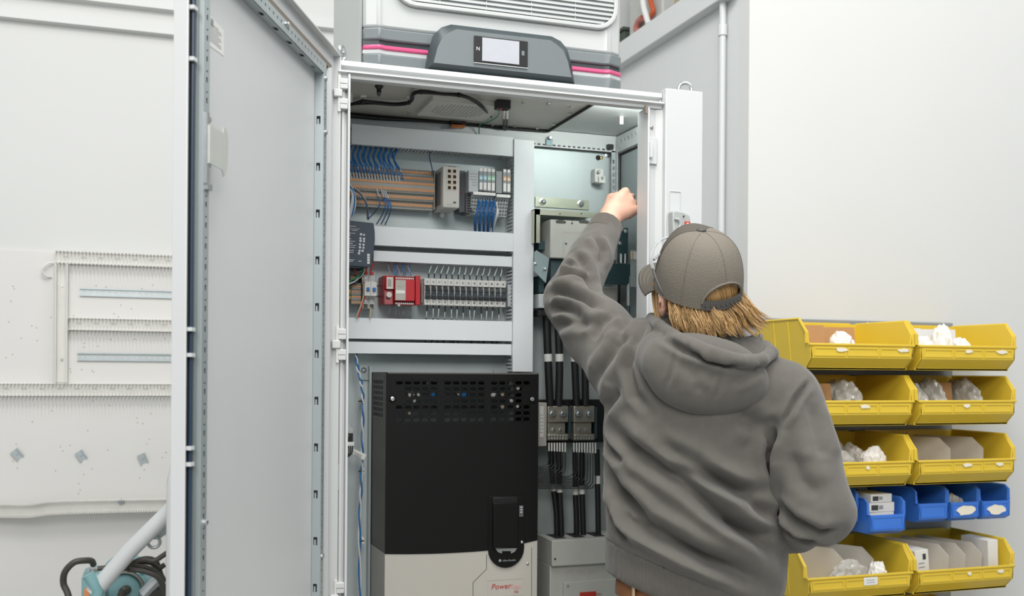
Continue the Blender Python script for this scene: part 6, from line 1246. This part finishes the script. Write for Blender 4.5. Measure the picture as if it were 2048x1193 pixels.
FOLD = [([(1196, 830), (1262, 895), (1360, 962), (1460, 1035), (1575, 1130)], .013, .016), ([(1212, 930), (1240, 985), (1296, 1048), (1380, 1096), (1460, 1134), (1560, 1188)], .014, .015), ([(1232, 1005), (1262, 1045), (1310, 1075), (1400, 1118), (1500, 1172)], .010, .011),
        ([(1330, 925), (1395, 952), (1470, 978), (1552, 990)], .009, .014), ([(1300, 880), (1390, 925), (1490, 1000), (1562, 1062)], .009, .014), ([(1440, 1040), (1500, 1062), (1562, 1075)], .008, .011), ([(1548, 850), (1540, 910), (1552, 990), (1572, 1060)], .013, .012),
        ([(1400, 1010), (1470, 1060), (1560, 1110)], .008, .011), ([(1202, 870), (1222, 900), (1262, 935)], .007, .010), ([(1240, 780), (1215, 815), (1204, 860)], .006, .013), ([(1520, 860), (1500, 840), (1470, 830)], .005, .016), ([(1222, 1020), (1240, 1060), (1262, 1085)], .007, .009),
        ([(1622, 760), (1592, 800), (1557, 868)], .005, .006), ([(1292, 650), (1268, 690), (1258, 735), (1272, 790), (1310, 835)], .007, .010), ([(1180, 790), (1200, 740), (1235, 690), (1280, 660)], .007, .013),
        ([(1105, 560), (1140, 548), (1170, 560), (1192, 590)], .009, .010), ([(1095, 590), (1130, 585), (1165, 600), (1205, 620)], .010, .011), ([(1100, 615), (1140, 620), (1175, 640)], .008, .010), ([(1145, 505), (1165, 525), (1180, 560), (1190, 585)], .008, .010),
        ([(1130, 525), (1155, 540), (1175, 575)], .006, .009), ([(1110, 650), (1150, 645), (1200, 655)], .006, .011), ([(1190, 470), (1205, 500), (1200, 540)], .006, .009), ([(1225, 630), (1200, 650), (1180, 690)], .006, .011), ([(1262, 632), (1245, 655), (1232, 690)], .005, .010),
        ([(1562, 1010), (1590, 1045), (1640, 1070), (1690, 1062)], .008, .011), ([(1570, 1050), (1600, 1075), (1650, 1088)], .006, .009), ([(1625, 800), (1640, 880), (1650, 930)], .004, .018), ([(1580, 900), (1600, 960), (1650, 1000)], .004, .016)]
V = folds(V, F, [(a, b*2.5, c) for a, b, c in FOLD])
Nv = vnormals(V, F); wob = sum(np.sin(V@np.array(k_)+p_)*a_ for k_, p_, a_ in (((38, 21, -30), 1, .0012), ((-25, 44, 33), 2, .0012), ((61, -35, 48), .5, .0008), ((-52, 63, 70), 3, .0006), ((90, 70, -80), 4, .0005))); V = V+Nv*wob[:, None]*.6
V = relax(V, F, 1)
hood_p = mesh_obj('sweatshirt', V, F, 'sweatshirt', person)
hoodie = hood_p
# waistband
f = Field(T(1200, 1190, 2.4)-.35, T(1580, 1150, 2.35)+.28, .005); torso(f, .004, .06); f.plane(HEM+UP*.004, -hem_normal()); f.plane(HEM-UP*.072, hem_normal())
f2 = f; V, F = f.mesh(3); V = folds(V, F, [([(1215, 1110), (1300, 1140), (1420, 1180)], .003, .02)]); mesh_obj('waistband', V, F, 'sweatshirt_rib', hoodie)
# cuffs
for E_, W_, c0_, c1_ in ((LE, LWr, .27, .115), (RE, RWr, .16, .02)):
    a, b = E_*c0_+W_*(1-c0_), E_*c1_+W_*(1-c1_); f = Field(np.minimum(a, b)-.07, np.maximum(a, b)+.07, .003); f.cap(E_*.35+W_*.65, W_*1.02-E_*.02, .052, .038, 0); d = (W_-E_)/np.linalg.norm(W_-E_); f.plane(a, -d); f.plane(b, d); V, F = f.mesh(2); mesh_obj('cuff', V, F, 'cuff_rib', hoodie)
# hood
tl = math.radians(13); hx = RG*math.cos(tl)-UP*math.sin(tl); hu = UP*math.cos(tl)+RG*math.sin(tl); HR = np.array([hx, np.cross(hu, hx), hu])
hc = T(1412, 746, 2.252)
f = Field(hc-.24, hc+.24, .004)
f.ell(hc, HR, (.138, .058, .083), .02); f.ell(T(1322, 716, 2.31), HR, (.058, .05, .062), .04); f.ell(T(1385, 778, 2.262), HR, (.085, .050, .048), .03); f.ell(T(1445, 690, 2.345), HR, (.112, .070, .05), .03)
rim = [T(1303, 636, 2.40), T(1318, 652, 2.305), T(1362, 680, 2.225), T(1420, 704, 2.188), T(1480, 722, 2.190), T(1522, 722, 2.228), T(1543, 707, 2.28), T(1532, 690, 2.36)]
f.ell(T(1436, 662, 2.325), HR, (.096, .085, .05), 0, cut=True); f.chain(rim, [.013, .0135, .0135, .0135, .014, .015, .015, .011], .006)
f.ell(T(1428, 672, 2.30), HR, (.088, .060, .032), 0, cut=True)
V, F = f.mesh(2)
V = folds(V, F, [([(1352, 700), (1345, 740), (1330, 785)], .0035, .005), ([(1447, 726), (1440, 770), (1425, 815)], .0035, .005), ([(1318, 674), (1368, 702), (1430, 724), (1505, 740)], .010, .007), ([(1390, 735), (1420, 745), (1440, 765)], .005, .012), ([(1460, 770), (1500, 750), (1530, 730)], .005, .009), ([(1360, 720), (1395, 760), (1400, 800)], .004, .012), ([(1380, 690), (1376, 697)], .003, .006), ([(1330, 668), (1326, 676)], .003, .005)])
mesh_obj('hood', V, F, 'sweatshirt', hoodie)
V = np.array([T(1490, 655, 2.30), T(1504, 652, 2.31), T(1508, 668, 2.315), T(1496, 672, 2.30)]); 
MB().tube(bez([tuple(T(1480, 664, 2.31)), tuple(T(1494, 662, 2.30)), tuple(T(1504, 656, 2.33)), tuple(T(1500, 646, 2.37))], 6), .014, 10).build('shirt_collar', 'tee_white', person)
MB().tube(bez([tuple(T(1513, 688, 2.34)), tuple(T(1521, 680, 2.35)), tuple(T(1521, 672, 2.37))], 5), .006, 8).build('collar_zip', 'gasket_brown', hoodie)
# ---- head frame
yw, pt, rl = math.radians(27), math.radians(23), math.radians(14)
f0 = FW*math.cos(yw)-RG*math.sin(yw); hf = f0*math.cos(pt)+UP*math.sin(pt); hup = UP*math.cos(pt)-f0*math.sin(pt); hl = np.cross(hup, hf); hup, hl = hup*math.cos(rl)+hl*math.sin(rl), hl*math.cos(rl)-hup*math.sin(rl); HD = np.array([hf, hl, hup])
HC = T(1394, 574, 2.335)                     # centre of the cap opening
def hp(a, b, c): return HC+hf*a+hl*b+hup*c
# ---- body: one mesh for head, trunk, arms and hands
parts = []
f = Field(HC-.21, HC+.21, .004)
f.ell(hp(.004, 0, .008), HD, (.090, .075, .090), .02); f.ell(hp(.035, 0, -.055), HD, (.062, .062, .075), .03); f.cap(hp(.03, 0, -.11), hp(.055, 0, -.105), .038, .028, .025)
f.cap(hp(.093, 0, -.02), hp(.108, 0, -.05), .008, .013, .012); f.cap(hp(.088, .025, .008), hp(.088, -.025, .008), .012, .012, .02); f.cap(hp(.088, .016, -.083), hp(.088, -.016, -.083), .008, .008, .01)
for s in (1, -1):
    ec = T(1326, 606, 2.325) if s == 1 else hp(-.004, -.088, -.022); er = np.array([hf*.8-hl*s*.6, hl*s*.8+hf*.6, hup]); f.ell(ec, er, (.019, .011, .034), .008); f.ell(ec+hl*s*.006-hf*.004, er, (.009, .006, .020), 0, cut=True)
f.cap(hp(-.02, 0, -.07), NK-UP*.03, .052, .060, .03)
V, F = f.mesh(2); parts.append((V, F))
lo, hi = np.minimum(LS, RS)-.25, np.maximum(LS, RS)+.25; lo[2] = .0; hi[2] = NK[2]+.1
f = Field(np.minimum(lo, np.minimum(LE, RE)-.1), np.maximum(hi, np.maximum(LE, RE)+.1), .011); torso(f, -.055); f.cap(NK-UP*.06, NK+UP*.03, .06, .05, .03)
for s, S_, E_ in ((-1, LS, LE), (1, RS, RE)): f.cap(NK-UP*.07, S_, .06, .055, .04); f.cap(S_, E_, .058, .045, .03)
PEL = T(1393, 1190, 2.38)
for s in (-1, 1): f.chain([PEL+RG*s*.085-UP*.04, PEL+RG*s*.10-UP*.46+FW*.02, np.array([*(PEL+RG*s*.11)[:2], .09])], [.085, .055, .042], .04); p_ = PEL+RG*s*.11; f.cap(np.array([p_[0], p_[1], .045]), np.array([p_[0], p_[1], .035])+FW*.13, .042, .03, .02)
V, F = f.mesh(2); parts.append((V, F))
def hand(E_, W_, fwd, thumb, palm_n, curl, h=.0026):   # fwd: wrist to knuckles, thumb: side of the thumb, palm_n: out of the palm
    fwd, thumb, palm_n = [v/np.linalg.norm(v) for v in (fwd, thumb, palm_n)]; thumb = thumb-fwd*(thumb@fwd); thumb /= np.linalg.norm(thumb); pn = np.cross(fwd, thumb); pn = pn if pn@palm_n > 0 else -pn
    f = Field(np.minimum(W_, E_*.4+W_*.6)-.16, np.maximum(W_, E_*.4+W_*.6)+.16, h)
    f.chain([E_*.55+W_*.45, E_*.12+W_*.88, W_], [.038, .030, .0265], .015)
    f.chain([W_+thumb*.008, W_+fwd*.045+thumb*.020, W_+fwd*.088+thumb*.028], [.023, .020, .0135], .014); f.chain([W_-thumb*.006, W_+fwd*.042-thumb*.014, W_+fwd*.076-thumb*.030], [.023, .018, .0125], .014); f.cap(W_+fwd*.02, W_+fwd*.078, .022, .015, .014)
    for i, (o, L, r) in enumerate(((.028, .95, .0092), (.010, 1.05, .0096), (-.010, .98, .0090), (-.028, .80, .0080))):
        k0 = W_+fwd*(.088-.006*abs(i-1))+thumb*o; a1, a2, a3 = curl; d1 = fwd*math.cos(a1)+pn*math.sin(a1); d2 = fwd*math.cos(a2)+pn*math.sin(a2); d3 = fwd*math.cos(a3)+pn*math.sin(a3)
        p1 = k0+d1*.043*L; p2 = p1+d2*.026*L; p3 = p2+d3*.020*L; f.chain([k0, p1, p2, p3], [r*1.12, r, r*.93, r*.82], .004)
    t0 = W_+fwd*.022+thumb*.024+pn*.008; t1 = t0+fwd*.036+thumb*.016+pn*.016; t2 = t1+fwd*.030+pn*.014-thumb*.002; t3 = t2+fwd*.020+pn*.012-thumb*.008; f.chain([t0, t1, t2, t3], [.0165, .0128, .0108, .009], .006)
    return f.mesh(2)
kn = T(1290, 380, 2.872); parts.append(hand(LE, LWr, kn-LWr, UP*.8-RG*.75, RG*.75+FW*.5-UP*.2, (.75, 1.9, 2.8)))
parts.append(hand(RE, RWr, (RWr-RE)*.8+FW*.02, UP, -RG, (.5, 1.2, 1.9)))
VV = np.concatenate([p[0] for p in parts]); o = 0; FF = []
for v, q in parts: FF.append(q+o); o += len(v)
mesh_obj('body', VV, np.concatenate(FF), 'skin', person)
for s in (1, -1): MB().lathe([(.001, -.011), (.009, -.006), (.011, 0), (.009, .006), (.001, .011)], tuple(hp(.083, s*.030, -.012)), tuple(hf), 12).build('eye', 'white_plastic', person)
# ---- tool in the hand
t = thing('screwdriver', 'black handled tool held in the raised hand', 'tool', tuple(T(1290, 400, 2.885)))
MB().tube([T(1292, 405, 2.885), T(1286, 372, 2.885), T(1281, 345, 2.885)], [.010, .011, .007], 12).build('grip', 'black_plastic', t); MB().cyl(T(1292, 405, 2.885), T(1300, 450, 2.885), .003, 8).build('blade', 'steel', t)
# ---- trousers, belt, boots
f = Field(np.array([PEL[0]-.32, PEL[1]-.32, .06]), np.array([PEL[0]+.32, PEL[1]+.32, PEL[2]+.20]), .009)
f.ell(PEL+UP*.0, ROT, (.172, .102, .20), .03)
for s in (-1, 1): f.chain([PEL+RG*s*.085-UP*.04, PEL+RG*s*.10-UP*.46+FW*.02, np.array([*(PEL+RG*s*.11)[:2], .10])], [.088, .075, .068], .03)
f.plane(PEL+UP*.05, UP); V, F = f.mesh(3); mesh_obj('trousers', V, F, 'trouser_tan', person)
f = Field(PEL-.28, PEL+.28, .006); f.ell(PEL, ROT, (.186, .116, .215), 0); f.plane(PEL+UP*.034, UP); f.plane(PEL-UP*.006, -UP); V, F = f.mesh(1); mesh_obj('belt', V, F, 'belt_brown', person)
for px in (1262, 1420): q = T(px, 1185, 2.24); q2 = PEL+SAX*((q-PEL)@SAX); dd_ = math.sqrt(max(0, 1-(((q-PEL)@SAX)/.2)**2))*.120; q2 = q2-DAX*dd_ if (DAX@FW) > 0 else q2+DAX*dd_; MB().tube([tuple(q2-UP*.03), tuple(q2+UP*.042)], .007, 6, ell=.4).build('belt_loop', 'trouser_tan', person)
for s in (-1, 1):
    p_ = PEL+RG*s*.11; f = Field(np.array([p_[0]-.2, p_[1]-.2, -.01]), np.array([p_[0]+.25, p_[1]+.25, .3]), .008); b0 = np.array([p_[0], p_[1], .05]); f.cap(b0, b0+FW*.16-UP*.005, .052, .045, .02); f.cap(b0, b0+UP*.12, .052, .055, .02); f.plane(np.array([0, 0, .002]), -UP); V, F = f.mesh(2); mesh_obj('boot', V, F, 'belt_brown', person)
# ---- hair
f = Field(HC-.2, HC+.2, .004); f.ell(hp(-.006, 0, .010), HD, (.096, .081, .096), 0); f.ell(hp(-.045, 0, -.050), HD, (.052, .074, .042), .03); f.plane(hp(.02, 0, 0), hf); f.ell(hp(.02, .09, -.06), HD, (.045, .05, .05), 0, cut=True); f.ell(hp(.02, -.09, -.06), HD, (.045, .05, .05), 0, cut=True); f.ell(hp(.0, .0, -.13), HD, (.06, .05, .05), 0, cut=True)
V, F = f.mesh(2); hair = mesh_obj('hair', V, F, 'hair_dark', person)
mb = MB(); r_ = random.Random(3)
for g_ in range(95):
    u = (g_+r_.random())/95; az = math.radians(98+170*u); ca, sa = math.cos(az), math.sin(az); out = hf*ca+hl*sa
    root = hp(ca*.088-.006, sa*.078, r_.uniform(-.018, .004)); L = r_.uniform(.054, .076)+.034*max(0, u-.5)*2
    flip = r_.uniform(.2, .6); sw = RG*(.55+.30*u)*r_.uniform(.7, 1.25); wv = r_.uniform(0, 6.28); wa = r_.uniform(.004, .009); fq = r_.uniform(4, 7)
    cv = []
    for j in range(7):
        t_ = j/6; cv.append(root-UP*L*t_*(1-.22*t_*u)+out*(.012*math.sin(min(1, t_*1.6)*1.57)+.020*flip*t_**3)+sw*L*.72*t_**1.45+(RG*math.cos(wv)+FW*math.sin(wv))*wa*math.sin(t_*fq+wv)*min(1, t_*2))
    gd = bez([tuple(c) for c in cv], 3); n_ = len(gd)
    for q in range(17):
        ox, oy, oz = r_.gauss(0, .0042), r_.gauss(0, .0035), r_.uniform(-.004, .004); end = int(n_*r_.uniform(.78, 1.0)); w_ = r_.uniform(.0005, .0012); mb.cur = 1 if r_.random() < .35 else 0; ph = r_.uniform(0, 6.28)
        pts = [p+Vector((ox, oy, oz))*(1.15-.75*(k/(n_-1)))+Vector((math.sin(k*.5+ph), math.cos(k*.45+ph), 0))*.0011 for k, p in enumerate(gd[:end])]
        mb.tube(pts, [w_*(1-.8*(k/(end-1))**2) for k in range(end)], 4)
for g_ in range(260):                         # hair seen through the opening of the cap
    az = math.radians(r_.uniform(138, 222)); pts = []
    for j in range(7): t_ = j/6; ca, sa = math.cos(az+.25*t_), math.sin(az+.25*t_); z = .062-.095*t_; k_ = math.sqrt(max(.05, 1-((z-.010)/.098)**2)); pts.append(Vector(hp(-.006+ca*.0985*k_, sa*.083*k_, z)))
    mb.cur = g_ % 2; mb.tube(pts, .0012, 4)
for g_ in range(7):                           # sideburn in front of the ear
    p0 = T(1308+g_*1.2, 566, 2.36)
    for q in range(12):
        d_ = Vector((r_.gauss(0, .002), r_.gauss(0, .002), 0)); mb.cur = q % 2; cv = [Vector(p0)+d_, Vector(T(1307+g_*1.2, 590, 2.36))+d_, Vector(T(1309+g_*1.2, 618, 2.355))+d_*.6, Vector(T(1312+g_*1.4+r_.uniform(-3, 3), 640, 2.35))+d_*.3]
        pts = bez(cv, 3); mb.tube(pts, [.0012*(1-.7*k/len(pts)) for k in range(len(pts))], 4)
tag(mb.build('hair_strands', ['hair_blond', 'hair_dark'], hair, smooth=60), kind='stuff')
# ---- cap: crown panels, visor, opening with strap, button
RF, RB_, RS_, CH = .112, .108, .094, .135
def crown(az, el, g=0.0):                     # az 0 = front, el 0 rim .. 1 top
    ca, sa = math.cos(az), math.sin(az); e = el*math.pi/2; front = max(0, ca)
    rr_ = math.cos(e)**.72; hgt = (CH+.016*front**2*math.sin(e*2)**1.0)*math.sin(e)**.92
    tx = (RF if ca > 0 else RB_)+g; return hp(ca*tx*rr_+(-.004)-.010*math.sin(e), sa*(RS_+g)*rr_, hgt*(1+g*3)+-.008*(1-el)*max(0, -ca)**1.5)
capo = None; NA, NE = 72, 22
def crown_mesh(sel, m_, nm):
    mb = MB(); ids = {}; vs = []; fs = []
    def vid(i, j, k):
        i %= NA
        if (i, j, k) not in ids: ids[(i, j, k)] = len(vs); vs.append(crown(2*math.pi*i/NA, j/NE*.985, -.0025*k))
        return ids[(i, j, k)]
    cells = {(i, j) for i in range(NA) for j in range(NE) if sel(i, j)}
    for i, j in cells:
        fs += [(vid(i, j, 0), vid(i+1, j, 0), vid(i+1, j+1, 0), vid(i, j+1, 0)), (vid(i, j+1, 1), vid(i+1, j+1, 1), vid(i+1, j, 1), vid(i, j, 1))]
        for (a, b), e in (((i-1, j), ((i, j), (i, j+1))), ((i+1, j), ((i+1, j+1), (i+1, j))), ((i, j-1), ((i+1, j), (i, j))), ((i, j+1), ((i, j+1), (i+1, j+1)))):
            if (a % NA, b) not in cells: fs.append((vid(*e[0], 0), vid(*e[0], 1), vid(*e[1], 1), vid(*e[1], 0)))
    mb.add(vs, fs); return mb.build(nm, m_, capo if capo else person, smooth=50)
def open_(i, j):                              # arch of the rear opening
    a = (i+.5)/NA*360; da = abs((a-180+180) % 360-180)
    return da < 32 and (j+.5)/NE < .24*math.sqrt(max(0, 1-(da/33)**2)) 
def isfront(i): a = (i+.5)/NA*360; return a < 62 or a > 298
capo = crown_mesh(lambda i, j: not isfront(i) and not open_(i, j), 'cap_mesh', 'cap')
crown_mesh(lambda i, j: isfront(i), 'cap_fabric', 'front_panel')
MB().lathe([(.011, -.003), (.0105, .002), (.006, .005), (.001, .006)], tuple(crown(0, .985)), tuple(hup), 14).build('cap_button', 'cap_band', capo)
for az in (62, 121, 180, 239, 298): 
    j0 = .24 if az == 180 else 0; MB().tube([tuple(crown(math.radians(az), j0+(1-j0)*t_/14*.985, .0004)) for t_ in range(15)], .0011, 5).build('panel_seam', 'cap_mesh' if 90 < az < 270 else 'cap_fabric', capo)
pts = []
for da in range(-33, 34, 3): pts.append(tuple(crown(math.radians(180+da), .24*math.sqrt(max(0, 1-(da/33.5)**2))*.985, .0006)))
MB().tube(pts, .0028, 6).build('opening_binding', 'cap_mesh', capo)
def band(a0, a1, z0, z1, nm, m_, g=.0012):
    mb = MB(); n = 24; vs = []; fs = []
    for i in range(n+1):
        az = math.radians(a0+(a1-a0)*i/n); p = crown(az, 0, g); o_ = hf*math.cos(az)+hl*math.sin(az)
        for z in (z0, z1): vs += [p+hup*z, p+hup*z-o_*.003]
    for i in range(n): a = i*4; fs += [(a, a+4, a+6, a+2), (a+1, a+3, a+7, a+5), (a, a+1, a+5, a+4), (a+2, a+6, a+7, a+3)]
    fs += [(0, 2, 3, 1), (n*4, n*4+1, n*4+3, n*4+2)]; mb.add(vs, fs); return mb.build(nm, m_, capo)
band(146, 214, -.004, .018, 'snap_strap', 'strap_grey', .001); 
for a in range(152, 212, 7): p = crown(math.radians(a), 0, .0025)+hup*.007; MB().lathe([(.0022, 0), (.0022, .002), (.001, .003)], tuple(p), tuple(hf*math.cos(math.radians(a))+hl*math.sin(math.radians(a))), 8).build('snap_stud', 'cap_band', capo)
band(214, 506, -.003, .012, 'cap_hem', 'cap_mesh', .0006)
# visor: curved sheet in front
mb = MB(); vs = []; fs = []; nu, nv = 20, 8
for s in (0, 1):
    for i in range(nu+1):
        a = math.radians(-68+136*i/nu); rimp = crown(a, .02, .001)
        for j in range(nv+1):
            t_ = j/nv; ext = .078*math.cos(a*1.18)**.75*t_ if abs(a*1.18) < math.pi/2 else 0; p = rimp+hf*ext+hl*math.sin(a)*.012*t_-hup*(.012*(math.sin(a)**2)+.010*t_*t_+.008*math.sin(a)**2*t_+s*.003); vs.append(p)
for s in (0, 1):
    b = s*(nu+1)*(nv+1)
    for i in range(nu):
        for j in range(nv): q = (b+i*(nv+1)+j, b+i*(nv+1)+j+1, b+(i+1)*(nv+1)+j+1, b+(i+1)*(nv+1)+j); fs.append(q if s == 0 else q[::-1])
nn = (nu+1)*(nv+1)
for i in range(nu): a = i*(nv+1)+nv; b = (i+1)*(nv+1)+nv; fs.append((a, a+nn, b+nn, b))
mb.add(vs, fs); mb.build('visor', 'cap_fabric', capo, smooth=60)
for k in (3, 5, 7): MB().tube([tuple(Vector(vs[i*(nv+1)+k])+Vector(hup)*.0004) for i in range(2, nu-1)], .0007, 4).build('visor_stitch', 'cap_mesh', capo)
# safety glasses: clear temple arm over the cap and dark arm to the ear
sg = MB().tube(bez([tuple(T(1338, 474, 2.34)), tuple(T(1316, 484, 2.31)), tuple(T(1305, 502, 2.30)), tuple(T(1302, 520, 2.29)), tuple(T(1307, 541, 2.285))], 6), .0045, 8, ell=.5).build('safety_glasses', 'clear_plastic', person)
MB().tube(bez([tuple(T(1306, 538, 2.285)), tuple(T(1313, 560, 2.27)), tuple(T(1322, 580, 2.262)), tuple(T(1329, 592, 2.262))], 6), .0032, 8).build('temple_tip', 'cap_band', sg)
MB().tube(bez([tuple(T(1308, 520, 2.30)), tuple(T(1316, 512, 2.31)), tuple(T(1326, 506, 2.33))], 5), .003, 8).build('lens_edge', 'clear_plastic', sg)
